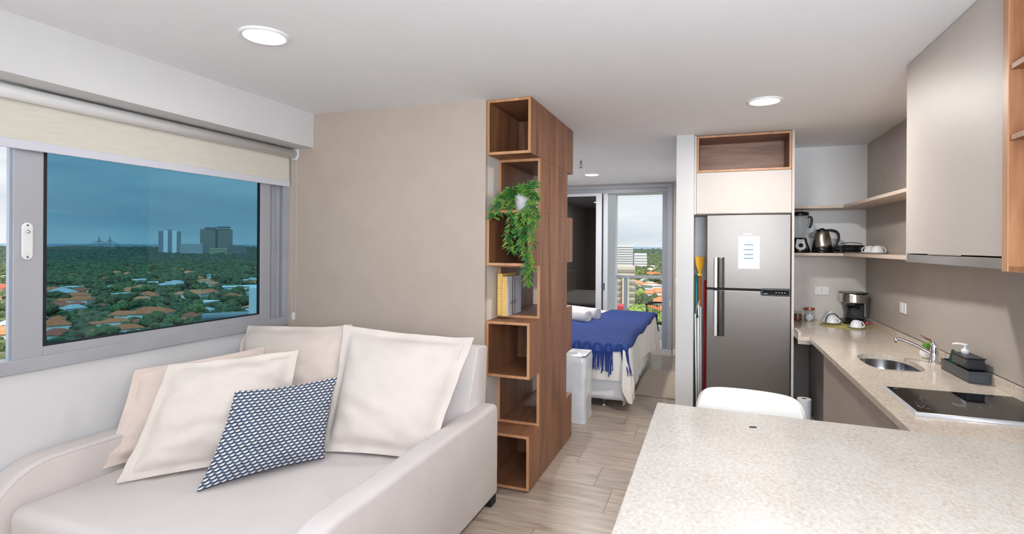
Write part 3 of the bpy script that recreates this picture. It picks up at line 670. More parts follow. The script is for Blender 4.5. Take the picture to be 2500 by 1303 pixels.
# faucet
fc = lthing('kitchen_faucet', 'chrome single-lever faucet with long spout behind the sink', 'faucet', (1.272, 3.94, CT))
lpart(M().lathe([(.030, 0), (.030, .008), (.024, .014), (.022, .07), (.021, .10), (.019, .118), (.010, .128), (0, .130)], seg=28), 'body', chrome, fc, smooth=True)
lpart(M().tube([(-.01, .005, .055), (-.045, .022, .075), (-.09, .045, .100), (-.135, .068, .118), (-.165, .085, .126)], [.013, .012, .011, .0105, .0105], seg=16), 'spout', chrome, fc, smooth=True)
lpart(M().lathe([(.013, -.018), (.014, -.004), (.014, .012), (.009, .014), (0, .014)], c=(-.172, .088, .118), seg=20), 'aerator', chrome, fc, smooth=True)
lv = M().extr([(.012, .118), (-.01, .142), (-.05, .150), (-.085, .162), (-.087, .158), (-.05, .142), (-.012, .128)], 'y', -.012, .012); lpart(lv.xf(Matrix.Rotation(R(-55), 4, 'Z')), 'lever', chrome, fc, bevel=.003)
# little plant
lp = lthing('potted_succulent', 'tiny green succulent in a round white pot behind the faucet', 'plant', (1.285, 4.10, CT))
lpart(M().lathe([(0, 0), (.020, 0), (.034, .012), (.040, .03), (.037, .048), (.032, .055), (.027, .052), (0, .050)], seg=28), 'pot', porcelain, lp, smooth=True)
lv = M(); q = random.Random(5)
for i in range(22):
    a = q.uniform(0, 6.28); d = Vector((math.cos(a) * q.uniform(.1, .55), math.sin(a) * q.uniform(.1, .55), 1)); leaf(lv, Vector((math.cos(a) * .008, math.sin(a) * .008, .05)), d, q.uniform(.04, .065), .005, Vector((math.sin(a), -math.cos(a), .1)))
lpart(lv, 'leaves', leaf_b, lp, fix=False)
# sink caddy
cd = thing('sink_caddy', 'dark smoked plastic sink organiser with raised tray behind the hob', 'caddy', (1.30, 3.6, CT))
def tray(x0, x1, y0, y1, z0, z1, t=.003):
    m = M(); m.box(x0, x1, y0, y1, z0, z0 + t); m.box(x0, x0 + t, y0, y1, z0 + t, z1); m.box(x1 - t, x1, y0, y1, z0 + t, z1); m.box(x0 + t, x1 - t, y0, y0 + t, z0 + t, z1); m.box(x0 + t, x1 - t, y1 - t, y1, z0 + t, z1); return m
lt = M().extr([(1.255, CT + .001), (1.340, CT + .001), (1.346, CT + .068), (1.249, CT + .068)], 'y', 3.41, 3.78)
tray(1.252, 1.343, 3.42, 3.78, CT + .0005, CT + .062).build('lower_tray', smoke, cd, bevel=.003)
B(1.247, 1.346, 3.405, 3.425, CT + .055, CT + .062).build('front_lip', smoke, cd, bevel=.002)
M().box(1.262, 1.340, 3.47, 3.66, CT + .062, CT + .118).build('soap_reservoir', mat('dark_smoke_plastic', (40, 42, 48), rough=.2), cd, bevel=.006)
B(1.258, 1.344, 3.465, 3.665, CT + .118, CT + .124).build('reservoir_lid', mat('navy_black_plastic', (24, 28, 36), rough=.35), cd, bevel=.003)
pm = M().lathe([(.017, 0), (.017, .024), (.014, .026), (.006, .027), (.006, .044), (.012, .046), (.012, .054), (0, .056)], c=(1.30, 3.60, CT + .124), seg=20).build('pump', plastic_w, cd, smooth=True)
M().tube([(1.30, 3.60, CT + .174), (1.27, 3.615, CT + .176), (1.252, 3.624, CT + .170)], .0055, seg=10).build('nozzle', plastic_w, pm, smooth=True)
sg = M().box(-.006, .006, -.055, .055, 0, .10).xf(Matrix.Translation((1.285, 3.725, CT + .012)) @ Matrix.Rotation(R(14), 4, 'X') @ Matrix.Rotation(R(8), 4, 'Y')).build('scouring_pad', green_d, None, bevel=.003)
tag(sg, 'dark green scouring pad standing in the smoked sink organiser', 'scouring pad')
bag = M().grid(lambda u, v: (1.262 + .012 * math.sin(6 * u + 3 * v), 3.68 + .10 * u, CT + .01 + .12 * v * (1 - .25 * abs(u - .5) * 2) + .006 * math.sin(9 * u)), 10, 10).build('clear_wrapper', glass_clear, None, smooth=True); tag(bag, 'crinkled clear plastic wrapper around the green scouring pad', 'wrapper')

# countertop items
def cup_saucer(x, y, z, rz, label):
    s = lthing('saucer', label.replace('upturned cup', 'saucer under the cup', 1), 'saucer', (x, y, z), group='white saucers')
    lpart(M().lathe([(0, 0), (.040, 0), (.045, .003), (.072, .012), (.073, .0135), (.045, .006), (0, .005)], seg=36), 'dish', porcelain, s, smooth=True)
    c = lthing('cup', label, 'cup', (x, y, z + .0075), group='white upturned cups', rz=rz)
    lpart(M().lathe([(.045, 0), (.0455, .004), (.043, .028), (.034, .048), (.024, .056), (.022, .060), (.019, .060), (.018, .056), (0, .056)], seg=32, cap=False), 'bowl', porcelain, c, smooth=True)
    lpart(M().tube([(.020, 0, .052), (.040, 0, .050), (.056, 0, .034), (.060, 0, .016), (.052, 0, .006), (.043, 0, .010)], .0042, seg=8), 'handle', porcelain, c, smooth=True)
cup_saucer(1.035, 5.60, CT + .005, R(-25), 'white upturned cup on the olive mat, beside the napkins')
cup_saucer(1.175, 5.37, CT + .005, R(-25), 'white upturned cup on the olive mat, in front of the coffee maker')
nm = lthing('placemat', 'round olive woven placemat under the cups and coffee maker', 'placemat', (1.125, 5.52, CT + .0005))
mm = M()
for i in range(14): r = .012 + i * .0145; mm.tube([(r * math.cos(a * math.pi / 16) * (1), r * math.sin(a * math.pi / 16) * 1.0, .002) for a in range(32)], .0026, seg=5, closed=True)
lpart(mm, 'woven_rings', mat_g, nm); lpart(M().lathe([(0, 0), (.2, 0), (.2, .002), (0, .002)], seg=40), 'backing', mat_g, nm)
nh = thing('napkin_holder', 'arched dark metal napkin holder with white napkins behind the left cup', 'napkin holder', (1.05, 5.70, CT))
for dy in (-.012, .03):
    M().tube([(1.055 + .058 * math.cos(a * math.pi / 12), 5.70 + dy, CT + .012 + .075 * math.sin(a * math.pi / 12)) for a in range(13)], .0035, seg=8).build('arch', mat('dark_grey_metal', (60, 58, 62), rough=.3, metal=.8), nh, smooth=True)
B(.995, 1.115, 5.685, 5.735, CT + .006, CT + .012).build('base', mat('dark_grey_metal', (60, 58, 62)), nh)
npk = M().extr([(.975, CT + .014), (1.135, CT + .014), (1.04, CT + .115)], 'y', 5.697, 5.722).build('napkin_stack', paper, None, bevel=.002); tag(npk, 'folded white napkins standing in the arched metal holder', 'napkins')
cm = thing('coffee_maker', 'steel and black drip coffee maker in the kitchen corner', 'coffee maker', (1.23, 5.74, CT))
cz = CT + .006
M().box(1.135, 1.325, 5.62, 5.83, cz, cz + .03).build('base', black_p, cm, bevel=.006)
M().box(1.175, 1.325, 5.76, 5.84, cz + .03, cz + .275).build('water_tank', black_p, cm, bevel=.006)
M().extr([(1.13, 5.82), (1.31, 5.84)] + [(1.225 + .098 * math.cos(R(k)), 5.675 + .075 * math.sin(R(k))) for k in range(0, -181, -15)], 'z', cz + .190, cz + .272).build('brew_head', steel_b, cm, bevel=.006, smooth=False)
M().extr([(1.128, 5.825), (1.33, 5.845), (1.335, 5.655), (1.302, 5.61), (1.22, 5.595), (1.140, 5.62)], 'z', cz + .272, cz + .284).build('lid', black_p, cm, bevel=.003)
M().extr([(1.16, 5.81), (1.305, 5.82), (1.305, 5.68), (1.22, 5.64), (1.165, 5.66)], 'z', cz + .165, cz + .190).build('filter_basket', black_p, cm, bevel=.003)
cf = M().lathe([(0, .033), (.052, .033), (.063, .05), (.065, .09), (.055, .125), (.05, .135)], c=(1.225, 5.70, cz), seg=28, cap=False).build('carafe', glass_clear, cm, smooth=True)
M().lathe([(.052, .132), (.054, .136), (.054, .150), (0, .156)], c=(1.225, 5.70, cz), seg=28).build('carafe_lid', black_p, cf, smooth=True)
M().tube([(1.205, 5.645, cz + .14), (1.200, 5.615, cz + .138), (1.197, 5.600, cz + .12), (1.198, 5.602, cz + .06), (1.203, 5.63, cz + .048)], .010, seg=10).build('carafe_handle', mat('dark_blue_grey_plastic', (38, 44, 56), rough=.3), cf, smooth=True)
B(1.300, 1.322, 5.612, 5.620, cz + .006, cz + .026).build('switch', led_red, cm, bevel=.002)
text_mesh('COFFEE', .012, mat('black_print', (15, 15, 16)), Matrix.Translation((1.185, 5.6085, cz + .245)) @ MXn, cm, 'badge') if False else None
B(1.165, 1.195, 5.6135, 5.6165, cz + .238, cz + .245).build('badge', black_p, cm)
def jar(x, y, r, h, lidm, label, fill, fh):
    j = lthing('glass_jar', label, 'jar', (x, y, CT), group='glass jars by the refrigerator panel')
    lpart(M().lathe([(0, .001), (r, .001), (r * 1.02, .006), (r * 1.02, h * .82), (r * .92, h * .88)], seg=28, cap=False), 'jar_body', glass_clear, j, smooth=True)
    lpart(M().lathe([(r * .98, h * .84), (r * 1.0, h * .85), (r * 1.0, h), (r * .9, h * 1.01), (0, h * 1.01)], seg=28), 'lid', lidm, j, smooth=True)
    if fill is not None: lpart(M().lathe([(0, .004), (r * .93, .004), (r * .93, fh), (0, fh * 1.04)], seg=20), 'contents', fill, j, smooth=True)
    return j
jar(.873, 5.735, .045, .128, copper, 'glass jar with copper lid and white sachets on the worktop', None, 0)
jar(.775, 5.76, .040, .10, glass_clear, 'small clear-lidded jar of brown powder beside the refrigerator panel', cocoa, .06)
q = random.Random(9)
for k in range(5):
    o = M().box(-.024, .024, -.0015, .0015, -.016, .016).xf(Matrix.Translation((.873 + q.uniform(-.008, .008), 5.735 + q.uniform(-.012, .012), CT + .024 + k * .006)) @ Matrix.Rotation(q.uniform(-.8, .8), 4, 'Y') @ Matrix.Rotation(q.uniform(-.3, .3), 4, 'X')).build('sachet', paper)
    tag(o, 'white paper sachet inside the copper-lidded glass jar', 'sachet', 'sachets in the jar')

# sockets
def socket(name, label, mtx, w_, h_, holes, switches=0):
    t = thing(name, label, 'socket', mtx.translation)
    M().box(-w_ / 2, w_ / 2, -.009, 0, -h_ / 2, h_ / 2).xf(mtx).build('plate', plastic_w, t, bevel=.003)
    for hx, hz in holes: M().lathe([(.0035, 0), (.0035, .0008), (0, .0009)], seg=10).xf(mtx @ Matrix.Translation((hx, -.009, hz)) @ Matrix.Rotation(R(90), 4, 'X')).build('hole', rubber, t)
    for i in range(switches): M().box(-w_ / 2 + .012 + i * .032, -w_ / 2 + .040 + i * .032, -.012, -.0085, -h_ / 2 + .01, h_ / 2 - .01).xf(mtx).build('rocker', plastic_w, t, bevel=.001)
socket('wall_socket', 'white horizontal power socket on the back kitchen wall above the napkins', Matrix.Translation((1.0, YK - .0085, 1.202)), .124, .080, [(0, .010), (0, -.008)])
socket('wall_switch', 'white switch plate on the right kitchen wall above the faucet', Matrix.Translation((XR - .0085, 4.83, 1.165)) @ Matrix.Rotation(R(-90), 4, 'Z'), .13, .082, [(.045, 0)], 2)

# shelves
def lshelf(z0, z1, label):
    o = M().prism([(.642, YK - .0095), (.642, 5.55), (1.109, 5.55), (1.18, 3.435), (XR - .0095, 3.435), (XR - .0095, YK - .0095)], z0, z1).build('corner_shelf', shelf_b, None, bevel=.001)
    tag(o, label, 'shelf', 'corner shelves')
lshelf(1.545, 1.570, 'lower beige corner shelf holding the kettle and blender')
lshelf(1.98, 2.005, 'upper beige corner shelf, empty, above the blender')
SZ = 1.570
# blender
bn = lthing('blender', 'black blender with clear jug standing left of the kettle', 'blender', (.780, 5.70, SZ))
lpart(M().lathe([(.092, 0), (.093, .012), (.082, .05), (.066, .10), (.060, .135), (.052, .142), (0, .143)], seg=4 * 7, sx=1, sy=1), 'base', black_p, bn, smooth=True)
def face_plate():
    pts = [(-.032, .128), (.032, .128), (.040, .085), (.045, .06), (.036, .04), (.018, .028), (0, .025), (-.018, .028), (-.036, .04), (-.045, .06), (-.040, .085)]
    m = M(); n = len(pts); cx, cz_ = 0, .078
    for k in (1, .8, .6, .4, .2, .01):
        for (x, z) in pts:
            x = cx + (x - cx) * k; z = cz_ + (z - cz_) * k
            r = .0935 - .0335 * min(1, max(0, (z - .01) / .125)) + .004
            m.v.append((x, -math.sqrt(max(.0001, r * r - x * x)) - .002, z))
    for j in range(5):
        for i in range(n): m.f.append((j * n + i, j * n + (i + 1) % n, (j + 1) * n + (i + 1) % n, (j + 1) * n + i))
    return m
lpart(face_plate(), 'front_plate', plastic_w, bn)
lpart(M().lathe([(.019, 0), (.018, .014), (.0, .015)], seg=20).xf(Matrix.Translation((0, -.084, .068)) @ Matrix.Rotation(R(78), 4, 'X')), 'dial', black_p, bn, smooth=True)
lpart(M().lathe([(.042, .145), (.050, .16), (.068, .27), (.074, .36)], seg=28, cap=False), 'jug', glass_clear, bn, smooth=True)
lpart(M().lathe([(.076, .352), (.078, .358), (.078, .382), (.03, .390), (0, .391)], seg=28), 'lid', black_p, bn, smooth=True)
lpart(M().tube([(.070, 0, .34), (.095, 0, .335), (.102, 0, .31), (.098, 0, .27), (.085, 0, .235)], .010, seg=10), 'jug_handle', black_p, bn, smooth=True)
lpart(M().tube([(.085, 0, .235), (.07, 0, .20), (.052, 0, .17)], .006, seg=8), 'jug_rib', glass_clear, bn, smooth=True)
# kettle
kn = lthing('electric_kettle', 'brushed steel electric kettle with black handle on the lower shelf', 'kettle', (.968, 5.70, SZ))
lpart(M().lathe([(.086, 0), (.088, .006), (.088, .018), (.082, .022), (0, .022)], seg=36), 'power_base', black_p, kn, smooth=True)
lpart(M().lathe([(.085, .023), (.086, .026), (.084, .048), (.083, .05)], seg=36), 'lower_band', black_p, kn, smooth=True)
lpart(M().lathe([(.082, .05), (.083, .07), (.078, .12), (.066, .17), (.055, .200), (.050, .205)], seg=40), 'kettle_body', steel_b, kn, smooth=True)
lpart(M().lathe([(.052, .203), (.053, .208), (.048, .218), (.02, .222), (.018, .230), (0, .231)], seg=28), 'lid', black_p, kn, smooth=True)
lpart(M().tube([(.045, 0, .212), (.080, 0, .210), (.118, 0, .195), (.135, 0, .16), (.132, 0, .12), (.115, 0, .075), (.088, 0, .045)], [.011, .013, .013, .012, .011, .010, .011], seg=12), 'handle', black_p, kn, smooth=True)
lpart(M().extr([(-.045, .200), (-.095, .190), (-.092, .150), (-.072, .140)], 'y', -.014, .014), 'spout', mat('grey_spout', (90, 90, 92), rough=.3), kn, bevel=.004)
# grill / sandwich maker
gm = lthing('sandwich_grill', 'glossy black sandwich grill with its cord on the lower shelf', 'sandwich maker', (1.195, 5.66, SZ), rz=R(8))
lpart(M().box(-.125, .110, -.085, .10, .008, .038), 'lower_shell', black_p, gm, bevel=.012, seg=3)
lpart(M().extr([(-.128, .040), (-.122, .062), (-.08, .076), (.06, .074), (.10, .062), (.112, .040)], 'y', -.085, .10), 'upper_shell', black_p, gm, bevel=.008, seg=3)
lpart(M().box(-.045, .025, -.112, -.083, .026, .058), 'latch_handle', black_p, gm, bevel=.006)
lpart(M().lathe([(.006, 0), (.006, .003), (0, .003)], seg=12).xf(Matrix.Translation((.05, -.0855, .05)) @ Matrix.Rotation(R(90), 4, 'X')), 'indicator', chrome, gm)
for fx in (-.09, .08): lpart(M().lathe([(.012, 0), (.012, .008)], c=(fx, -.05, 0), seg=12), 'foot', black_p, gm)
lpart(M().tube([(.02 + .09 * math.cos(a * math.pi / 12), .06 - .02 * math.sin(a), .078 + .02 * math.sin(a * math.pi / 12)) for a in range(13)], .003, seg=6), 'cord', black_p, gm, smooth=True)
q = random.Random(2)
kc = M().tube([(1.068 + .03 * math.cos(a * 1.1) , 5.61 + .02 * math.sin(a * 1.7), SZ + .006 + .007 * abs(math.sin(a * .9)) + a * .0003) for a in range(26)], .004, seg=6).build('power_cord', black_p, None, smooth=True); tag(kc, 'coiled black power cord between kettle and sandwich grill', 'cord')
cup_saucer(1.285, 5.42, SZ, R(180), 'white upturned cup on the lower shelf beside the grill')
cup_saucer(1.285, 5.20, SZ, R(0), 'white upturned cup on the lower shelf, nearest the hood')

# upper cabinet with hood
uc = thing('wall_cabinet', 'tall beige wall cabinet with built-in steel range hood strip', 'cabinet', (1.15, 2.9, 1.54))
B(.979, XR - .0095, 3.412, 3.430, 1.548, H - .002).build('side_panel', lacquer, uc)
B(.979, XR - .0095, 2.376, 3.411, 1.60, 1.618).build('bottom_panel', lacquer, uc); B(1.30, XR - .0095, 2.376, 3.411, 1.62, H - .002).build('back_panel', lacquer, uc)
B(.976, .994, 2.376, 3.409, 1.592, H - .004).build('door', lacquer, uc, bevel=.001)
B(.972, .978, 2.75, 3.1, 1.588, 1.593).build('door_pull', mat('champagne_metal', (190, 176, 160)), uc)
hd = B(.976, 1.33, 2.376, 3.411, 1.545, 1.586).build('range_hood', steel_b, uc, bevel=.002)
M().extr(stadium(3.32, 1.566, .006, .009), 'x', .9745, .976).xf(Matrix.Identity(4)).build('badge', mat('grey_badge', (120, 122, 128), rough=.4), hd)
# open wood cabinet at the right edge
oc = thing('open_wood_cabinet', 'warm brown open shelf cabinet right of the range hood cabinet', 'cabinet', (1.15, 2.0, 1.54))
M().box(.963, XR - .0095, 2.335, 2.353 + .02, 1.54, H - .002).build('side_panel', wood_warm, oc)
M().box(.963, XR - .0095, 1.20, 1.22, 1.54, H - .002).build('side_panel', wood_warm, oc)
for z in (1.54, 1.995, 2.24, H - .022): B(.965, XR - .012, 1.22, 2.335, z, z + .018).build('shelf_board', wood_warm, oc)
B(XR - .03, XR - .012, 1.22, 2.335, 1.558, H - .022).build('back_panel', wood_warm, oc)
B(.9605, .963, 2.335, 2.373, 1.54, H - .002).build('edge_band', wood_e, oc)

# ------------------------------------------------------------------ peninsula table
PT = .93
pn = thing('granite_peninsula', 'large pale granite dining peninsula in the right foreground', 'table', (.5, 1.5, 0))
M().prism([(-.224, .55), (XR - .002, .55), (XR - .002, 2.395), (-.222, 2.436)], PT - .032, PT).build('tabletop', granite_l, pn, bevel=.002)
B(-.16, -.12, .75, 2.25, 0, PT - .033).build('support_panel', lacquer, pn); B(.80, XR - .003, .75, 2.36, 0, PT - .033).build('cabinet_body', lacquer_d, pn)
B(.783, .799, .76, 1.55, .08, PT - .05).build('door', lacquer_d, pn, bevel=.001); B(.783, .799, 1.554, 2.35, .08, PT - .05).build('door', lacquer_d, pn, bevel=.001)
cr_ = M().extr([(.138, 2.226), (.146, 2.232), (.158, 2.231), (.165, 2.236), (.160, 2.242), (.15, 2.239), (.14, 2.237)], 'z', PT, PT + .003).build('dark_crumb', rubber); tag(cr_, 'tiny dark crumb lying on the pale granite tabletop', 'crumb')

# bar stool
st = lthing('bar_stool', 'white leather bar stool with curved back behind the peninsula', 'stool', (.165, 2.74, 0), rz=R(-7))
def back(u, v):
    a = (u - .5) * 2.0; ang = a * 1.15; r = .235
    x = r * math.sin(ang) * 1.10; y = -.06 + r * math.cos(ang) * .55
    top = .305 * (1 - abs(a) ** 7 * .30); z = .62 + top * v
    return (x, y + .03 * v, z)
bk = M().grid(back, 28, 10); o = lpart(bk, 'backrest', leather_w, st, smooth=True); sm = o.modifiers.new('s', 'SOLIDIFY'); sm.thickness = .035; sm.offset = 0; o.modifiers.new('b', 'BEVEL').width = .012; o.modifiers['b'].segments = 3
lpart(M().lathe([(0, .585), (.19, .59), (.215, .61), (.215, .635), (.19, .655), (0, .66)], seg=36, sx=1.05, sy=.95), 'seat', leather_w, st, smooth=True)
lpart(M().tube([(0, 0, .02), (0, 0, .585)], .025, seg=16), 'column', chrome, st, smooth=True)
lpart(M().lathe([(.2, 0), (.2, .008), (.06, .022), (.028, .04)], seg=36), 'base', chrome, st, smooth=True)
lpart(M().tube([(.14 * math.cos(a), -.05 + .14 * math.sin(a), .26) for a in [R(k) for k in range(180, 361, 15)]], .010, seg=8).tube([(-.14, -.05, .26), (0, 0, .26), (.14, -.05, .26)], .010, seg=8), 'footrest', chrome, st, smooth=True)

# ------------------------------------------------------------------ sofa
sf = thing('sofa', 'cream velvet sofa with low rounded arms below the left window', 'sofa', (-2.1, 2.2, 0))
def arm_profile(yb, yf, zt, zb, rf=.26, rb=.05):
    p = [(yb, zb)]
    for k in range(5): a = R(k * 22.5); p.append((yb - rb + rb * math.cos(a), zt - rb + rb * math.sin(a)))
    for k in range(9): a = R(90 + k * 11.25); p.append((yf + rf + rf * math.cos(a), zt - rf + rf * math.sin(a)))
    p.append((yf, zb)); return p
def arm(x0, x1):
    m = M().extr(arm_profile(3.14, 1.33, .625, .05), 'x', x0, x1).build('arm', sofa_f, sf, bevel=.028, seg=4, smooth=True); return m
arm(-3.03, -2.885); arm(-1.385, -1.262)
for x in (-2.888, -1.382):
    pts = [(x, y, z) for y, z in arm_profile(3.10, 1.345, .612, .10, .25, .04)[1:-1]]
    M().tube(pts, .0035, seg=6).build('piping', sofa_f, sf, smooth=True)
def seat_fn(x0, x1, y0, y1, z0, z1, r, crown):
    m = M(); nu, nv = 24, 20
    return m
M().box(-2.88, -1.39, 1.47, 3.0, .06, .30).build('base', sofa_f, sf, bevel=.02, seg=3, smooth=True)
M().box(-2.875, -1.395, 1.40, 2.92, .27, .463).build('seat_cushion', sofa_f, sf, bevel=.05, seg=5, smooth=True)
M().extr([(2.80, .40), (2.98, .06), (3.14, .06), (3.20, .955), (3.19, .972), (3.07, .985), (3.045, .975)], 'x', -2.88, -1.365).build('backrest', sofa_f, sf, bevel=.012, seg=3, smooth=True)
for x in (-2.98, -1.30):
    for y in (1.42, 3.08): B(x - .03, x + .03, y - .04, y + .04, 0, .05).build('foot', rubber, sf)
hg = M().tube([(-2.22, 3.12, .99), (-2.20, 3.12, 1.0), (-2.14, 3.12, 1.012), (-2.08, 3.12, 1.0), (-2.05, 3.12, .985)], .005, seg=8).tube([(-2.20, 3.14, .985), (-2.16, 3.14, 1.0), (-2.11, 3.14, 1.0), (-2.08, 3.14, .985)], .004, seg=8).build('cable', plastic_w, None, smooth=True)
tag(hg, 'white looped cable lying on top of the sofa backrest', 'cable')

def pillow(name, label, cor, thick, fl, mt, seed=0, n=34, wr=.006, cat='cushion', group=None, pinch=.035, sag=.3, uvs=False, curls=None):
    TL, TR, BR, BL = [Vector(c) for c in cor]
    nrm = (TR - TL).cross(TL - BL); nrm.normalize()
    # orient to the camera side
    if nrm.dot(Vector((0, 0, 1.62)) - TL) < 0: nrm = -nrm
    W = ((TR - TL).length + (BR - BL).length) / 2; F_ = fl / W
    m = M(); uv = []
    def pt(u, v, side):
        s = min(1, max(0, (u - F_) / (1 - 2 * F_))); t = min(1, max(0, (v - F_) / (1 - 2 * F_)))
        b = max(0, (1 - abs(2 * s - 1) ** 2.6)) ** .55 * max(0, (1 - abs(2 * t - 1) ** 2.6)) ** .55
        b *= 1 + sag * (.5 - t)
        pu = 4 * u * (1 - u); pv = 4 * v * (1 - v)
        uu = u + (0.5 - u) * pinch * pv; vv = v + (0.5 - v) * pinch * pu
        p = BL.lerp(BR, uu).lerp(TL.lerp(TR, uu), vv)
        q = Vector((u * 5 + seed, v * 5, seed * 3.1)); h = noise.noise(q) * .6 + noise.noise(q * 2.3) * .4
        edge = min(u, v, 1 - u, 1 - v)
        rad_ = 0
        for ci, (cu, cv) in enumerate(((0, 0), (1, 0), (0, 1), (1, 1))):
            dd_ = math.hypot(u - cu, v - cv); an_ = math.atan2(abs(v - cv) + 1e-4, abs(u - cu) + 1e-4)
            rad_ += math.sin(an_ * (9 + 2 * ci) + seed + ci) * math.exp(-((dd_ - .26) / .13) ** 2) * (.5 + .5 * noise.noise(Vector((seed, ci, dd_ * 3))))
        crease = noise.noise(Vector((u * 3 + v * 9 + seed, u * 4 - v * 2, 7))) * wr * 1.6 + rad_ * wr * .9 * b
        d = side * (.002 + thick * .5 * b) + h * wr * (1 if b > .02 else 2.0) + crease * (1 if b > .02 else .3)
        if fl and edge < F_: d += noise.noise(Vector((u * 9 + seed, v * 9, 2))) * .012 * (1 - edge / F_)
        if curls:
            for cu_, cv_, rad, amt in curls:
                dist = math.hypot(u - cu_, v - cv_)
                if dist < rad: d += amt * (1 - dist / rad) ** 2
        return p + nrm * d
    for side in (1, -1):
        off = len(m.v)
        for j in range(n + 1):
            for i in range(n + 1): m.v.append(tuple(pt(i / n, j / n, side))); uv.append((i / n, j / n))
        for j in range(n):
            for i in range(n): a = off + j * (n + 1) + i; m.f.append((a, a + 1, a + n + 2, a + n + 1))
    # rim
    N1 = (n + 1) * (n + 1)
    rim = [i for i in range(n)] + [j * (n + 1) + n for j in range(n)] + [n * (n + 1) + n - i for i in range(n)] + [(n - j) * (n + 1) for j in range(n)]
    for k in range(len(rim)): a, b = rim[k], rim[(k + 1) % len(rim)]; m.f.append((a, b, b + N1, a + N1))
    me = m.mesh(name); ul = me.uv_layers.new(name='UV')
    for lp in me.loops: ul.data[lp.index].uv = uv[lp.vertex_index]
    bm = bmesh.new(); bm.from_mesh(me); bmesh.ops.recalc_face_normals(bm, faces=bm.faces); bm.to_mesh(me); bm.free()
    me.materials.append(mt); me.polygons.foreach_set('use_smooth', [True] * len(me.polygons))
    o = bpy.data.objects.new(name, me); C.objects.link(o)
    ss = o.modifiers.new('sub', 'SUBSURF'); ss.levels = 1; ss.render_levels = 1
    tag(o, label, cat, group); 
    if fl:   # stitched line where the flange starts
        pts = []
        f2 = F_ * 1.02
        for i in range(n + 1): pts.append(pt(f2 + (1 - 2 * f2) * i / n, f2, 1))
        for i in range(1, n + 1): pts.append(pt(1 - f2, f2 + (1 - 2 * f2) * i / n, 1))
        for i in range(1, n + 1): pts.append(pt(1 - f2 - (1 - 2 * f2) * i / n, 1 - f2, 1))
        for i in range(1, n): pts.append(pt(f2, 1 - f2 - (1 - 2 * f2) * i / n, 1))
        M().tube([p + nrm * .0005 for p in pts], .0016, seg=5, closed=True).build('flange_seam', mt, o, smooth=True)
    return o
pillow('cushion', 'large blush back cushion with flanged edge, by the window corner of the sofa', [(-2.985, 2.76, 1.075), (-2.10, 2.80, 1.112), (-2.08, 2.53, .47), (-2.90, 2.50, .47)], .20, .045, pillow_pink, 3, wr=.012, group='big back cushions', curls=[(0, 1, .3, -.03), (1, 1, .2, .03)])
pillow('cushion', 'large cream back cushion with flanged edge, right side of the sofa', [(-2.13, 2.72, 1.125), (-1.285, 2.83, 1.082), (-1.395, 2.50, .47), (-2.03, 2.40, .468)], .22, .045, pillow_cream, 5, wr=.010, group='big back cushions', curls=[(0, 1, .2, .02), (1, 1, .2, .02)])
pillow('cushion', 'blush flanged cushion against the window wall, behind the other small cushions', [(-2.93, 1.985, .935), (-2.56, 2.53, .995), (-2.60, 2.50, .475), (-2.90, 1.80, .470)], .15, .045, pillow_pink, 8, wr=.012, group='small sofa cushions', curls=[(0, 0, .25, .02)])
pillow('cushion', 'cream flanged cushion behind the patterned cushion', [(-2.685, 1.995, .985), (-2.20, 2.42, 1.025), (-2.15, 2.26, .475), (-2.66, 1.72, .470)], .17, .045, pillow_cream, 12, wr=.014, group='small sofa cushions', curls=[(0, 0, .2, .02)])
def pattern_mat():
    m = bpy.data.materials.new('navy_scale_print'); m.use_nodes = True; nt = m.node_tree; b = nt.nodes['Principled BSDF']; L = nt.links; b.inputs['Roughness'].default_value = .9
    uv = N(nt, 'ShaderNodeUVMap'); uv.uv_map = 'UV'; sp = N(nt, 'ShaderNodeSeparateXYZ'); L.new(uv.outputs[0], sp.inputs[0])
    def mt(op, a, b_=None):
        n = N(nt, 'ShaderNodeMath'); n.operation = op
        for i, x in enumerate((a, b_)):
            if x is None: continue
            if isinstance(x, (int, float)): n.inputs[i].default_value = x
            else: L.new(x, n.inputs[i])
        return n.outputs[0]
    U = mt('MULTIPLY', sp.outputs[0], 19.0); V = mt('MULTIPLY', sp.outputs[1], 27.0)
    row = mt('FLOOR', V); U2 = mt('ADD', U, mt('MULTIPLY', row, .5)); fu = mt('SUBTRACT', mt('FRACT', U2), .5); fv = mt('SUBTRACT', mt('FRACT', V), .5)
    def ell(cx, cy, rx, ry, sh):
        x = mt('SUBTRACT', fu, cx); y = mt('SUBTRACT', fv, cy); x = mt('SUBTRACT', x, mt('MULTIPLY', y, sh))
        return mt('LESS_THAN', mt('ADD', mt('POWER', mt('ABSOLUTE', mt('DIVIDE', x, rx)), 2.5), mt('POWER', mt('ABSOLUTE', mt('DIVIDE', y, ry)), 2.5)), 1.0)
    cream = ell(-.06, .15, .30, .27, .35); navy = ell(.05, -.10, .46, .36, .35)
    m1 = N(nt, 'ShaderNodeMix'); m1.data_type = 'RGBA'; m1.inputs[6].default_value = lin((112, 130, 156)); m1.inputs[7].default_value = lin((18, 36, 64)); L.new(navy, m1.inputs[0])
    m2 = N(nt, 'ShaderNodeMix'); m2.data_type = 'RGBA'; m2.inputs[7].default_value = lin((236, 224, 212)); L.new(cream, m2.inputs[0]); L.new(m1.outputs[2], m2.inputs[6]); L.new(m2.outputs[2], b.inputs['Base Color'])
    return m
pillow('cushion', 'navy and cream scale-patterned cushion leaning in front of the others', [(-2.265, 2.04, .875), (-1.965, 2.46, .880), (-1.925, 2.31, .480), (-2.235, 1.80, .466)], .13, 0, pattern_mat(), 21, wr=.012, group='small sofa cushions', pinch=.07)

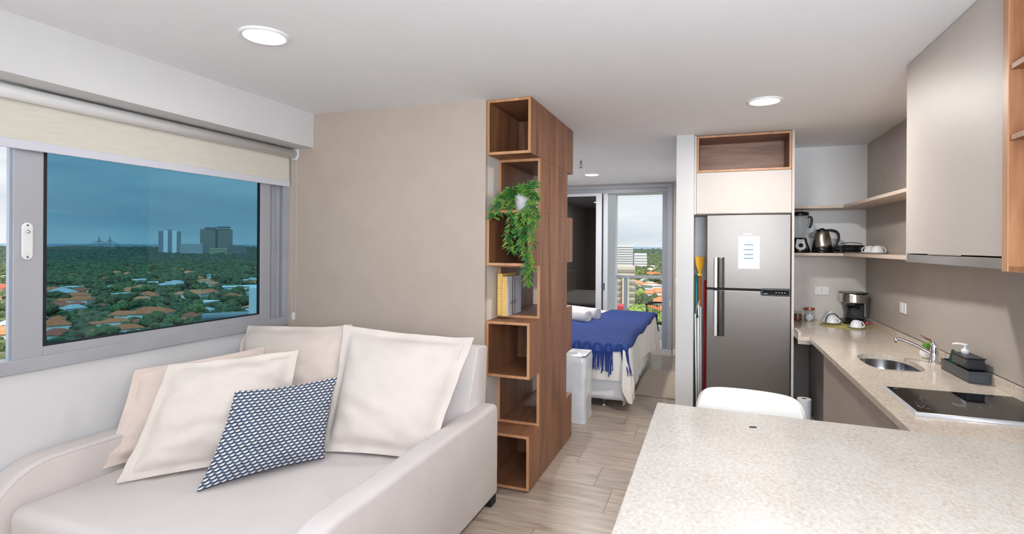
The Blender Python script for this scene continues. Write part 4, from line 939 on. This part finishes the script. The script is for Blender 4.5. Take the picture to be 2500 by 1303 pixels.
# ------------------------------------------------------------------ bedroom
bd = thing('bed', 'double bed with white linen and pleated skirt behind the shelf tower', 'bed', (-1.9, 6.6, 0))
BX, BXr, BYn, BYf, BZ = -2.95, -.80, 5.32, 7.92, .655
M().box(BX, BXr - .04, BYn + .04, BYf - .04, .12, .36).build('box_spring', skirt_f, bd)
M().box(BX, BXr - .03, BYn + .03, BYf - .03, .36, .60).build('mattress', fabric_bed, bd, bevel=.04, seg=3)
def skirt_panel(a, b, z0, z1, out, nm):
    a, b = Vector(a), Vector(b); n = int((b - a).length / .015); m = M()
    def fn(u, v):
        p = a.lerp(b, u); s = u * (b - a).length; w_ = (.5 + .5 * math.sin(s * 6.28 / .42)) ** 8 * .012 + .004 * math.sin(s * 23)
        return (p.x + out[0] * w_ * (1 - v), p.y + out[1] * w_ * (1 - v), z0 + (z1 - z0) * v)
    m.grid(fn, n, 6); o = m.build(nm, skirt_f, bd, smooth=True); o.modifiers.new('s', 'SOLIDIFY').thickness = .004; return o
skirt_panel((BX, BYn + .03, 0), (BXr - .02, BYn + .03, 0), .085, .36, (0, -1), 'skirt')
skirt_panel((BXr - .02, BYn + .03, 0), (BXr - .02, BYf - .03, 0), .03, .36, (1, 0), 'skirt')
for x, y in ((-1.02, 5.42), (-2.2, 5.42), (-1.02, 7.8)): M().lathe([(.035, 0), (.035, .012), (.02, .02), (.02, .13)], c=(x, y, 0), seg=20).build('leg', chrome, bd, smooth=True)
# duvet: one draped sheet (section from near hem over the top to the far hem; foot end hangs as well)
def duvet_surface(x, s):
    """x along the bed, s across: <0 near drop, 0..W top, >W far drop -> point"""
    W = BYf - BYn
    fold = .010 * math.sin(x * 17) + .006 * math.sin(x * 41 + 1)
    if s < 0:
        d = -s; return Vector((x, BYn - .012 - min(d, .06) * .45 - (.012 + fold) * min(1, d / .12), BZ - d + .02 * min(d, .05)))
    if s > W:
        d = s - W; return Vector((x, BYf + .012 + (.02 + fold) * min(1, d / .12), BZ - d))
    return Vector((x, BYn + s, BZ + .012 * math.sin(s * 4.1 + x * 2) + .008 * noise.noise(Vector((x * 3, s * 3, 1))) + .018 * math.sin(math.pi * s / W)))
dm = M(); W = BYf - BYn; dn = .36
def dfn(u, v):
    s = -dn + (W + 2 * dn) * v; x = BX + (BXr + .0 - BX) * u
    return duvet_surface(x, s)
dm.grid(dfn, 60, 70)
dv = dm.build('duvet', fabric_bed, bd, smooth=True, fix=False)
# foot drop
fm = M()
def ffn(u, v):
    y = BYn - .02 + (BYf - BYn + .04) * u; d = v * (.42 + .14 * max(0, 1 - u * 5) + .06 * math.sin(u * 9) + .12 * max(0, u * 6 - 5))
    base = duvet_surface(BXr, y - BYn) if 0 < y - BYn < W else Vector((BXr, y, BZ))
    fold = .010 * math.sin(u * 40) + .010 * math.sin(u * 23 + 1) + .006 * math.sin(u * 91 + 2)
    return (BXr + .012 + min(d, .05) * .5 + fold * min(1, d / .25) + .05 * d + .10 * max(0, u * 5 - 4) * d, y + .18 * max(0, u * 5 - 4) * d, base.z - d)
fm.grid(ffn, 120, 16); fo = fm.build('duvet_foot_drape', fabric_bed, bd, smooth=True, fix=False)
# near corner tail
tm = M()
def tfn(u, v):
    a = R(-100 + 118 * u); d = v * (.40 + .16 * math.sin(math.pi * u)); r = .012 + .036 * min(1, v / .12) + .040 * v + .012 * math.sin(u * 14) * v
    return (BXr - .0 + r * math.cos(a), BYn + .0 + r * math.sin(a) - .01, BZ - .005 - d)
tm.grid(tfn, 16, 14); tm.build('duvet_corner_fold', fabric_bed, bd, smooth=True, fix=False)
M().box(BX + .02, BX + .16, BYn, BYf, .1, 1.1).build('headboard', mat('beige_headboard', (190, 178, 165)), bd, bevel=.02)
# throw blanket
def knit():
    m = bpy.data.materials.new('royal_blue_knit'); m.use_nodes = True; nt = m.node_tree; b = nt.nodes['Principled BSDF']; L = nt.links; b.inputs['Roughness'].default_value = .95
    tc = N(nt, 'ShaderNodeTexCoord'); mp = N(nt, 'ShaderNodeMapping'); mp.inputs['Rotation'].default_value = (0, 0, R(45)); L.new(tc.outputs['Object'], mp.inputs[0])
    a = N(nt, 'ShaderNodeTexWave'); a.bands_direction = 'X'; a.inputs['Scale'].default_value = 4.2; a.inputs['Distortion'].default_value = 1.2
    c = N(nt, 'ShaderNodeTexWave'); c.bands_direction = 'Y'; c.inputs['Scale'].default_value = 4.2; c.inputs['Distortion'].default_value = 1.2
    L.new(mp.outputs[0], a.inputs[0]); L.new(mp.outputs[0], c.inputs[0])
    mn = N(nt, 'ShaderNodeMath'); mn.operation = 'MINIMUM'; L.new(a.outputs['Fac'], mn.inputs[0]); L.new(c.outputs['Fac'], mn.inputs[1])
    r = ramp(nt, [(0, lin((30, 50, 112))), (.3, lin((46, 72, 142))), (1, lin((60, 88, 158)))]); L.new(mn.outputs[0], r.inputs[0]); L.new(r.outputs[0], b.inputs['Base Color'])
    bp = N(nt, 'ShaderNodeBump'); bp.inputs['Strength'].default_value = .8; bp.inputs['Distance'].default_value = .02; L.new(mn.outputs[0], bp.inputs['Height']); L.new(bp.outputs[0], b.inputs['Normal'])
    return m
kn_m = knit()
tb = thing('throw_blanket', 'royal blue knitted throw with fringes spread over the foot of the bed', 'blanket', (-1.2, 6.6, BZ))
nd, fd = .085, .12
def bfn(u, v):
    s = -nd + (W + nd + fd) * v; q = max(0, min(1, s / W))
    xl = -1.95 + .58 * q; xr = BXr + (.075 if s > .25 else .035 + .16 * max(0, s)) + .012 * math.sin(s * 7)
    xa = xl + (xr - xl) * u; drop = max(0, xa - BXr); x = min(xa, BXr + .005)
    p = duvet_surface(x, s); lift = .016 + .004 * math.sin(xa * 9 + s * 5)
    out_x = min(1, drop / .03) * .040
    if s < 0: return (p.x + out_x, p.y - lift - .004, p.z + .014)
    if s > W: return (p.x + .02 + out_x, p.y + lift + .03, p.z + .012 - drop * .5)
    return (p.x + out_x, p.y, p.z + lift - drop)
bm_ = M().grid(bfn, 90, 120); bo = bm_.build('knit', kn_m, tb, smooth=True, fix=False)
q = random.Random(4); frm = M()
for side in (0, 1):
    for i in range(170 if side == 0 else 60):
        u = i / (169 if side == 0 else 59); p = Vector(bfn(u, 0 if side == 0 else 1)); cl = math.sin(u * 60) * .012
        ln_ = q.uniform(.13, .20) + (.05 if (.80 < u < .88 or u > .955) else 0)
        if .885 < u < .95: continue
        if side: ln_ *= .6
        dx = q.uniform(-.02, .02) + cl + (.035 if (u > .95 and side == 0) else 0); o_ = -1 if side == 0 else 1
        frm.tube([p, p + Vector((dx * .4, .004 * o_, -ln_ * .5)), p + Vector((dx, .006 * o_ + q.uniform(-.004, .004), -ln_))], .0042, seg=4)
frm.build('fringe', mat('royal_blue_yarn', (34, 58, 132), rough=1), tb, kind='stuff', fix=False)
# towels
def towel(loc, rz, label):
    t = lthing('rolled_towel', label, 'towel', loc, group='rolled white towels on the bed', rz=rz)
    Lt, r = .62, .075
    def fn(u, v):
        a = 2 * math.pi * v; rr = r * (1 + .035 * math.sin(a * 3 + u * 5) + .03 * noise.noise(Vector((u * 9, math.cos(a) * 2, math.sin(a) * 2)))); return (-Lt * u, rr * math.cos(a), r + rr * math.sin(a) * .95)
    lpart(M().grid(fn, 30, 28), 'towel_body', towel_f, t, smooth=True, fix=False)
    sp = []
    for k in range(70): a = k * .31; rr = r * .97 * (1 - k / 76); sp.append((.002, rr * math.cos(a), r + rr * math.sin(a) * .95))
    lpart(M().tube(sp, .0068, seg=6), 'rolled_end', towel_f, t, smooth=True)
    lpart(M().lathe([(0, 0), (r * .97, 0), (r * .97, .006), (0, .006)], seg=28).xf(Matrix.Translation((-.008, 0, r)) @ Matrix.Rotation(R(90), 4, 'Y')), 'end_fill', towel_f, t)
towel((-1.415, 6.44, BZ + .028), R(-24), 'rolled white towel on the bed, the nearer of the two by the blue throw')
towel((-1.36, 6.74, BZ + .028), R(-24), 'rolled white towel on the bed, the farther of the two by the blue throw')
# covered folding bed / box
cb = M()
def cfn(u, v):
    a = u * 2 * math.pi; c_, s_ = math.cos(a), math.sin(a); p = 9
    x = -1.225 + .150 * math.copysign(abs(c_) ** (2 / p), c_); y = 4.95 + .18 * math.copysign(abs(s_) ** (2 / p), s_)
    z = .61 * v; w_ = noise.noise(Vector((x * 5, y * 5, z * 4))) * .022 + noise.noise(Vector((x * 12, y * 12, z * 7))) * .010
    k = 1 + w_ * 4 * (1 - v * .4) - (.05 if v > .96 else 0)
    return (-1.225 + (x + 1.225) * k, 4.95 + (y - 4.95) * k, z + .02 * noise.noise(Vector((x * 6, y * 6, 3))) * v)
cb.grid(cfn, 72, 30)
top_ = M().grid(lambda u, v: (lambda a, r: (-1.225 + r * .145 * math.copysign(abs(math.cos(a)) ** .22, math.cos(a)), 4.95 + r * .174 * math.copysign(abs(math.sin(a)) ** .22, math.sin(a)), .612 + .02 * (1 - r) + .012 * noise.noise(Vector((math.cos(a) * r * 2, math.sin(a) * r * 2, 5)))))(u * 2 * math.pi, v), 48, 8)
n0 = len(cb.v); cb.v += top_.v; cb.f += [tuple(i + n0 for i in f) for f in top_.f]
tag(cb.build('covered_box', plastic_sheet, None, smooth=True), 'tall box wrapped in white plastic sheet between shelf tower and bed', 'box')
rg = M().grid(lambda u, v: (-.80 + .50 * u + .004 * math.sin(v * 9), 5.93 - .06 * u + 1.3 * v, .010 + .003 * math.sin(u * 8 + v * 5)), 20, 30).build('rug', rug_f, None, smooth=True); rg.modifiers.new('s', 'SOLIDIFY').thickness = .009; tag(rg, 'plain beige rug on the floor right of the bed', 'rug')
# ------------------------------------------------------------------ balcony door
dr = struct(thing('door_1', '', '', (-1.7, YB, 0))); del dr['category']; del dr['label']
D0, D1 = YB - .02, YB + .10
M().box(-2.9, -.56, D0, D1, 2.525, 2.578).box(-2.9, -.56, D0 + .04, D1, 2.455, 2.525).box(-.63, -.56, D0, D1, 0.0, 2.525).box(-2.9, -2.85, D0, D1, 0, 2.525).box(-2.85, -.63, D0 + .02, D1, 0, .055).build('door_frame', alu, dr, bevel=.003)
M().box(-2.85, -.56, D0 - .004, D0 + .02, 0, .062).build('threshold', alu_white, dr)
M().box(-.708, -.63, D0 + .03, D1 - .01, .055, 2.455).build('door_stile', mat('blue_grey_aluminium', (150, 158, 172)), dr, bevel=.003)
sd = M().box(-1.725, -1.632, D0 + .0, D0 + .045, .055, 2.46).box(-2.85, -2.77, D0 + .0, D0 + .045, .055, 2.46).box(-2.77, -1.725, D0, D0 + .045, .055, .14).box(-2.77, -1.725, D0, D0 + .045, 2.415, 2.46).build('sliding_sash', alu_white, dr, bevel=.003)
B(-2.77, -1.725, D0 + .018, D0 + .026, .14, 2.415).build('pane', glass_dark, sd)
M().box(-1.632, -1.620, D0 + .03, D0 + .05, .055, 2.46).build('seal', rubber, dr)
s3 = M().box(-1.618, -1.545, D0 + .055, D0 + .10, .055, 2.46).box(-2.83, -2.75, D0 + .055, D0 + .10, .055, 2.46).box(-2.75, -1.618, D0 + .055, D0 + .10, .055, .14).box(-2.75, -1.618, D0 + .055, D0 + .10, 2.39, 2.46).build('sliding_sash', alu_white, dr, bevel=.003)
B(-2.75, -1.618, D0 + .074, D0 + .080, .14, 2.39).build('pane', glass_dark, s3)
M().extr(stadium(-1.60, .98, .008, .06), 'y', D0 + .045, D0 + .056).build('door_handle', rubber, s3)
M().extr(stadium(-.585, .76, .008, .05), 'y', D0 - .008, D0).build('door_handle', plastic_w, dr)
socket('wall_switch', 'small white switch on the strip of wall right of the balcony door', Matrix.Translation((-.49, YB - .0005, 1.10)), .05, .10, [])
# balcony
struct(B(-3.3, .3, YB + .15, 10.0, -.25, -.03).build('floor_balcony', mat('balcony_tile', (205, 203, 198), rough=.5)))
struct(B(-3.3, .3, 9.72, 9.95, 2.56, 2.8).build('trim_3', white_paint)); struct(B(XL - .3, XR + .3, YB - .1, YB + .15, H + .2, 9.0).build('wall_upper_storeys', white_paint))  # unseen upper storeys, added to block the sun from the balcony
struct(B(-3.3, -1.64, 9.72, 9.95, -.03, 2.558).build('wall_balcony', mat('pale_render', (244, 246, 250), rough=.8)))
struct(B(-1.64, .3, 9.82, 9.95, -.03, .20).build('trim_2', white_paint))
rl = thing('balcony_railing', 'white metal balcony railing beyond the open door', 'railing', (-.8, 9.85, .2))
B(-1.64, .3, 9.80, 9.87, 1.045, 1.095).build('top_rail', alu_white, rl, bevel=.006)
for x in (-1.47, -.30): B(x - .03, x + .03, 9.815, 9.865, .2, 1.045).build('post', mat('grey_blue_metal', (185, 194, 206), rough=.5), rl)
B(-1.44, -.33, 9.838, 9.846, .25, 1.04).build('glass_panel', glass_clear, rl)
bc = thing('balcony_chair', 'black string chair on the balcony behind the bed', 'chair', (-.75, 9.35, -.03))
M().tube([(-1.04, 9.25, .64), (-1.00, 9.38, .655), (-.75, 9.46, .66), (-.50, 9.38, .655), (-.46, 9.25, .64)], .014, seg=10).build('back_rail', black_p, bc, smooth=True)
M().tube([(-.98, 9.05, .36), (-.96, 9.32, .33), (-.75, 9.38, .33), (-.54, 9.32, .33), (-.52, 9.05, .36), (-.75, 8.98, .37)], .012, seg=10, closed=True).build('seat_ring', black_p, bc, smooth=True)
for i in range(21):
    u = i / 20; a = math.pi * u
    p = Vector((-.75 - .29 * math.cos(a), 9.25 + .205 * math.sin(a), .65)); s_ = Vector((-.75 - .22 * math.cos(a), 9.20 + .17 * math.sin(a), .335)); M().tube([p, s_], .0035, seg=5).build('string', black_p, bc)
for i in range(11):
    x = -.95 + i * .04; M().tube([(x, 9.0, .365), (x, 9.34, .335)], .0035, seg=5).build('string', black_p, bc)
for a, b in (((-1.03, 9.26, .64), (-1.03, 9.32, -.03)), ((-.47, 9.26, .64), (-.47, 9.32, -.03)), ((-.96, 9.06, .36), (-1.0, 8.98, -.03)), ((-.54, 9.06, .36), (-.50, 8.98, -.03))): M().tube([a, b], .012, seg=8).build('leg', black_p, bc, smooth=True)

# ------------------------------------------------------------------ the city outside
GZ = -45.0
grass = mat('city_ground', (66, 84, 50), (140, 130, 112), rough=1, scale=.02, detail=10, lo=.45, hi=.68)
struct(M().box(-6500, 6500, -6500, 6500, GZ - 1, GZ).build('ground', grass))
far = M().lathe([(6400, GZ - .5), (50000, GZ - .5)], seg=64, cap=False).build('far_plain', mat('river_plain', (104, 132, 150), (124, 150, 166), rough=1, scale=.001, stretch=(1, 1, 1)))  # haze over the distant land is painted into its bluish colour
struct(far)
q = random.Random(11)
def where(az, d, view):
    if view == 'left': side = 'left part' if az > 59 else ('middle' if az > 51 else 'right part')
    else: side = 'left part' if az > 9 else ('middle' if az > 6 else 'right part')
    band = 'nearest rows' if d < 420 else ('middle distance' if d < 750 else 'far distance')
    return band + ', ' + side + (' of the left window view' if view == 'left' else ' of the balcony view')
def tree_mesh(seed, c1, c2):
    rr = random.Random(seed); bm = bmesh.new()
    for k in range(9):
        a = rr.uniform(0, 6.28); d = rr.uniform(0, .62); r = rr.uniform(.32, .55); cz = rr.uniform(.9, 1.3) - d * .35
        b2 = bmesh.ops.create_icosphere(bm, subdivisions=3, radius=1)
        for v in b2['verts']:
            n_ = noise.noise(v.co * 2.6 + Vector((k * 7, seed, 0))) * .34 + noise.noise(v.co * 7 + Vector((k, seed, 3))) * .22
            v.co = Vector((d * math.cos(a), d * math.sin(a), cz)) + v.co * r * (1 + n_) * .9
            
    me = bpy.data.meshes.new('crown'); bm.to_mesh(me); bm.free(); return me
greens = [mat('tree_green_a', (54, 70, 42), (104, 120, 74), rough=1, scale=7, detail=8, bump=1.0, bscale=9, lo=.40, hi=.60), mat('tree_green_b', (66, 82, 48), (120, 134, 80), rough=1, scale=7, detail=8, bump=1.0, bscale=9, lo=.40, hi=.60), mat('tree_green_c', (44, 60, 42), (88, 104, 68), rough=1, scale=7, detail=8, bump=1.0, bscale=9, lo=.40, hi=.60), mat('tree_green_d', (96, 122, 54), (150, 168, 88), rough=1, scale=7, detail=8, bump=1.0, bscale=9, lo=.40, hi=.60)]
protos = []
for i in range(8):
    me = tree_mesh(i + 1, 0, 0); me.materials.append(greens[[0, 1, 2, 0, 1, 2, 3, 3][i]]); me.polygons.foreach_set('use_smooth', [True] * len(me.polygons)); protos.append(me)
def dirv(az): return Vector((-math.sin(R(az)), math.cos(R(az)), 0))
def tree(az, dist, s, k, label, group):
    p = dirv(az) * dist; o = bpy.data.objects.new('tree', protos[k]); C.objects.link(o)
    o.location = (p.x, p.y, GZ - s * .15); o.scale = (s, s, s * q.uniform(.75, .95)); o.rotation_euler = (0, 0, q.uniform(0, 6.28)); tag(o, label, 'tree', group)
occupied = []
kinds = {0: 'dark green tree', 1: 'mid green tree', 2: 'deep green tree', 3: 'bright yellow-green tree'}
# houses
def house_protos():
    ps = []
    for (rc, wc, flat) in (((226, 122, 78), (236, 228, 214), 0), ((238, 146, 100), (242, 236, 226), 0), ((196, 100, 78), (224, 214, 202), 0), ((238, 240, 242), (240, 240, 238), 1), ((190, 194, 198), (222, 222, 220), 0)):
        wl_ = B(-.46, .46, -.46, .46, 0, .30).mesh('walls'); wl_.materials.append(mat('house_wall_%d' % len(ps), wc, rough=.9))
        if flat: r = B(-.5, .5, -.5, .5, .30, .34)
        else:
            wl2 = M().box(-.46, .46, -.46, .46, 0, .30).box(-.95, -.46, -.30, .25, 0, .24); wl_ = wl2.mesh('walls'); wl_.materials.append(mat('house_wall_%d' % len(ps), wc))
            r = M(); r.v = [(-.5, -.5, .29), (.5, -.5, .29), (.5, .5, .29), (-.5, .5, .29), (-.22, 0, .52), (.22, 0, .52)]; r.f = [(0, 1, 5, 4), (1, 2, 5), (2, 3, 4, 5), (3, 0, 4), (0, 3, 2, 1)]
            k0 = len(r.v); r.v += [(-1.0, -.34, .23), (-.44, -.34, .23), (-.44, .29, .23), (-1.0, .29, .23), (-.9, -.02, .38), (-.44, -.02, .38)]; r.f += [tuple(k0 + j for j in f) for f in ((0, 1, 5, 4), (2, 3, 4, 5), (3, 0, 4), (0, 3, 2, 1), (1, 2, 5))]
        rm = r.mesh('roof'); rm.materials.append(mat('house_roof_%d' % len(ps), tuple(c * .88 for c in rc), rc, rough=.9, scale=8)); ps.append((wl_, rm))
    return ps
HP = house_protos()
hk = ['orange clay-roofed house', 'light orange-roofed house', 'brown-roofed house', 'flat white-roofed house', 'grey-roofed house']
def house(az, dist, s, sy, k, rz, where, label=None, hs=.95):
    p = dirv(az) * dist; t = bpy.data.objects.new('house', None); C.objects.link(t); t.location = (p.x, p.y, GZ); t.scale = (s, sy, min(s, sy) * hs); t.rotation_euler = (0, 0, rz)
    tag(t, label or (hk[k] + ' ' + where), 'house', (hk[k] + 's, ' + where) if where else None) 
    for me, nm in zip(HP[k], ('walls', 'roof')): o = bpy.data.objects.new(nm, me); C.objects.link(o); o.parent = t
    occupied.append((p.x, p.y, s * .75))
house(60.2, 262, 20, 14, 4, 1.0, '', 'pale grey-roofed house nearest below the left window', .8)
house(54.6, 395, 22, 16, 0, .5, '', 'broad orange clay roof left of centre in the window view')
house(46.9, 620, 48, 20, 3, .9, '', 'long white warehouse roof right in the window view', .5)
nh = 0
for i in range(1500):
    if nh >= 205: break
    d = 290 + 1300 * q.random() ** 1.25; az = q.uniform(41, 67); s = q.uniform(9, 18)
    if any((dirv(az) * d - Vector((a, b, 0))).length < s * .6 + c for a, b, c in occupied): continue
    house(az, d, s, s * q.uniform(.6, .95), q.choice([0, 0, 0, 1, 1, 2, 2, 3, 3, 4]), q.uniform(0, 3.14), where(az, d, 'left')); nh += 1
for i in range(170):
    d = 240 + 1000 * q.random() ** 1.3; az = q.uniform(2, 12); s = q.uniform(11, 20)
    if any((dirv(az) * d - Vector((a, b, 0))).length < s * .6 + c for a, b, c in occupied): continue
    house(az, d, s, s * q.uniform(.6, .95), q.choice([0, 1, 1, 2, 3, 3, 4]), q.uniform(0, 3.14), where(az, d, 'right'))
cnt = 0
while cnt < 215:
    d = 210 + 900 * q.random() ** 1.25; az = q.uniform(40, 70); s = q.uniform(4, 8); p = dirv(az) * d
    if any((p - Vector((a, b, 0))).length < s * .45 + c * .9 for a, b, c in occupied): continue
    k = q.choice([0, 1, 2, 3, 4, 5]); tree(az, d, s, k, kinds[[0, 1, 2, 0, 1, 2][k]] + ', ' + where(az, d, 'left'), kinds[[0, 1, 2, 0, 1, 2][k]] + 's, ' + where(az, d, 'left')); cnt += 1
cnt = 0
while cnt < 70:
    d = 230 + 700 * q.random() ** 1.2; az = q.uniform(1, 14); s = q.uniform(6, 10); p = dirv(az) * d
    if any((p - Vector((a, b, 0))).length < s * .45 + c * .9 for a, b, c in occupied): continue
    k = q.choice([0, 1, 2, 4, 6]); tree(az, d, s, k, kinds[{0: 0, 1: 1, 2: 2, 4: 1, 6: 3}[k]] + ', ' + where(az, d, 'right'), kinds[{0: 0, 1: 1, 2: 2, 4: 1, 6: 3}[k]] + 's, ' + where(az, d, 'right')); cnt += 1
for az, d, s, k in ((7.3, 325, 11, 6), (5.6, 300, 10, 7), (6.6, 290, 9, 6), (8.0, 345, 10, 6)): tree(az, d, s, k, 'big bright yellow-green tree nearest below the balcony', 'bright trees right below the balcony')
# woodland canopy beyond the countable trees
ico = bmesh.new(); bmesh.ops.create_icosphere(ico, subdivisions=2, radius=1); iv = [v.co.copy() for v in ico.verts]; ifc = [tuple(v.index for v in f.verts) for f in ico.faces]; ico.free()
def canopy(a0, a1, d0, d1, n, name_mat):
    m = M()
    for i in range(n):
        d = math.sqrt(d0 * d0 + (d1 * d1 - d0 * d0) * q.random() ** 1.4); az = q.uniform(a0, a1); p = dirv(az) * d; s = q.uniform(3.5, 7) * (1 + d / 2500)
        if d < 1200 and any((p - Vector((a, b, 0))).length < s * .5 + c for a, b, c in occupied): continue
        k = len(m.v); sz = s * q.uniform(.45, .7)
        for v in iv: j = q.uniform(.82, 1.15); m.v.append((p.x + v.x * s * j, p.y + v.y * s * j, GZ + sz * .7 + v.z * sz * j))
        m.f += [tuple(a + k for a in f) for f in ifc]
    o = m.build('woodland', name_mat, None, smooth=True, fix=False); tag(o, 'dense mass of distant tree crowns between the town roofs', 'woodland', kind='stuff'); return o
def shrubs(a0, a1, d0, d1, n, mt, label):
    m = M()
    for i in range(n):
        d = d0 + (d1 - d0) * q.random() ** .8; az = q.uniform(a0, a1); p = dirv(az) * d; s = q.uniform(2.0, 4.5)
        if any((p - Vector((a, b, 0))).length < s * .6 + c * .75 for a, b, c in occupied): continue
        k = len(m.v); sz = q.uniform(1.2, 3.0)
        for v in iv: j = q.uniform(.85, 1.12); m.v.append((p.x + v.x * s * j, p.y + v.y * s * j, GZ + sz * .5 + v.z * sz * j))
        m.f += [tuple(a + k for a in f) for f in ifc]
    tag(m.build('shrubbery', mt, None, smooth=True, fix=False), label, 'shrubs', kind='stuff')
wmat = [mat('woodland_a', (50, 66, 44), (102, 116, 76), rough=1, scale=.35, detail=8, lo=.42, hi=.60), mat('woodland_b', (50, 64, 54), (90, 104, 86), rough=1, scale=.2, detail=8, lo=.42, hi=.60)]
canopy(38, 72, 760, 1600, 2000, wmat[0])['label'] = 'dense mass of tree crowns between roofs seen through the left window'
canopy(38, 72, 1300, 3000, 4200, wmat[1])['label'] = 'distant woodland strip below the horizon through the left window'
canopy(-1, 16, 700, 2600, 1300, wmat[0])['label'] = 'mass of tree crowns between roofs beyond the balcony'
# tall buildings
def block(name, label, az, dist, w_, dpt, z1, wall_c, floors, band_c, zb=None, extra=None, turn=0):
    p = dirv(az) * dist; t = lthing(name, label, 'building', (p.x, p.y, GZ), rz=R(az + turn)); h = z1 - GZ
    lpart(B(-w_ / 2, w_ / 2, 0, dpt, 0, h), 'wall', mat('wall_%d_%d_%d' % wall_c, wall_c, rough=.8), t)
    bm1 = M()
    for i in range(floors): z = h * (i + .55) / (floors + .5); bm1.box(-w_ / 2 - .3, w_ / 2 + .3, -.5, dpt + .3, z, z + h / floors * .42)
    if floors: lpart(bm1, 'window_bands', mat('band_%d_%d_%d' % band_c, band_c, rough=.4), t)
    return t, h
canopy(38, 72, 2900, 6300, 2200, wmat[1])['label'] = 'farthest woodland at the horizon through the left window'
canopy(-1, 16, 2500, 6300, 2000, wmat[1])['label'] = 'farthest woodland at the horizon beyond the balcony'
shrubs(40, 69, 240, 820, 2300, wmat[0], 'low shrubs and gardens between the houses through the left window')
shrubs(1, 14, 230, 760, 900, wmat[0], 'low shrubs and gardens between the houses beyond the balcony')
t, h = block('tower_block', 'white residential tower with dark central stripe on the skyline', 53.3, 2600, 78, 30, 54, (196, 200, 206), 22, (88, 96, 108))
for a, b in ((-22, -7), (8, 24)): lpart(B(a, b, -2.5, 0, 2, h + 3), 'white_fin', mat('white_render', (240, 240, 242)), t)
lpart(B(-18, 20, 0, 26, h, h + 6), 'penthouse', mat('roof_grey', (150, 155, 162)), t)
t, h = block('tower_block', 'pair of beige towers with dark red roofline, tallest on the skyline', 49.6, 2400, 112, 40, 60, (176, 170, 160), 26, (110, 108, 106))
for a, b, e_ in ((-40, 0, 4), (4, 48, 8)): lpart(B(a, b, -1.5, 30, h, h + e_), 'roof_storey', mat('roof_grey', (150, 155, 162)), t); lpart(B(a - 2, b + 2, -2.5, 32, h + e_, h + e_ + 2), 'roof_cap', mat('dark_red_roof', (110, 50, 50)), t)
lpart(B(-4, 4, -1, 5, 0, h), 'recess', mat('recess_grey', (90, 90, 92)), t)
block('apartment_block', 'low white apartment slab between the two skyline towers', 51.6, 2350, 72, 22, 3, (205, 206, 205), 11, (150, 155, 160))
block('apartment_block', 'beige low block at the foot of the tallest towers', 49.2, 2250, 75, 15, -14, (188, 180, 150), 3, (150, 142, 118))
block('office_building', 'dark stepped building right of the tallest towers', 47.9, 2200, 62, 30, -4, (92, 92, 96), 7, (160, 158, 156))
block('white_building', 'white and grey building at the right edge of the window view', 45.3, 300, 16, 12, -20.5, (226, 230, 232), 0, (60, 70, 80))
t, h = block('warehouse', 'long grey flat-roofed building at the lower right of the window view', 48.6, 345, 26, 10, -38.5, (150, 155, 160), 1, (110, 116, 122))
block('apartment_block', 'white balconied apartment building on the skyline beyond the balcony', 9.4, 1080, 62, 20, 3.2, (232, 234, 236), 10, (140, 146, 152))
block('apartment_block', 'small white block behind the trees beyond the balcony', 7.0, 1150, 26, 16, -13, (236, 236, 236), 5, (170, 175, 180))
t, h = block('apartment_block', 'beige concrete apartment building left in the balcony view', 9.2, 330, 19, 14, -10.5, (198, 192, 180), 9, (150, 146, 138))
lpart(B(2, 6, -3, 0, 0, h - 6), 'stair_shaft', mat('shaft_beige', (206, 200, 186)), t)
block('red_building', 'dark red walled building low left in the balcony view', 9.55, 232, 10, 10, -24, (170, 62, 66), 0, (60, 30, 30))
# cable-stayed bridge
bp_ = dirv(58.0) * 5200; bg_ = lthing('cable_stayed_bridge', 'faint cable-stayed bridge on the horizon at the left', 'bridge', (bp_.x, bp_.y, GZ), rz=R(58))
conc = mat('bridge_concrete', (150, 158, 166), rough=.9)
lpart(M().tube([(-420, 0, 12), (-200, 0, 30), (0, 0, 40), (200, 0, 34), (420, 0, 16), (620, 0, 4)], 4, seg=6), 'deck', conc, bg_)
for x in (-33, 33):
    lpart(M().tube([(x - 12, 0, 0), (x - 5, 0, 40), (x, 0, 100)], 3.2, seg=6).tube([(x + 12, 0, 0), (x + 5, 0, 40), (x, 0, 100)], 3.2, seg=6), 'pylon', conc, bg_)
    for k in range(1, 7): lpart(M().tube([(x, 0, 98 - k * 5), (x + k * 11, 0, 38)], .9, seg=4).tube([(x, 0, 98 - k * 5), (x - k * 11, 0, 36)], .9, seg=4), 'cable', conc, bg_)
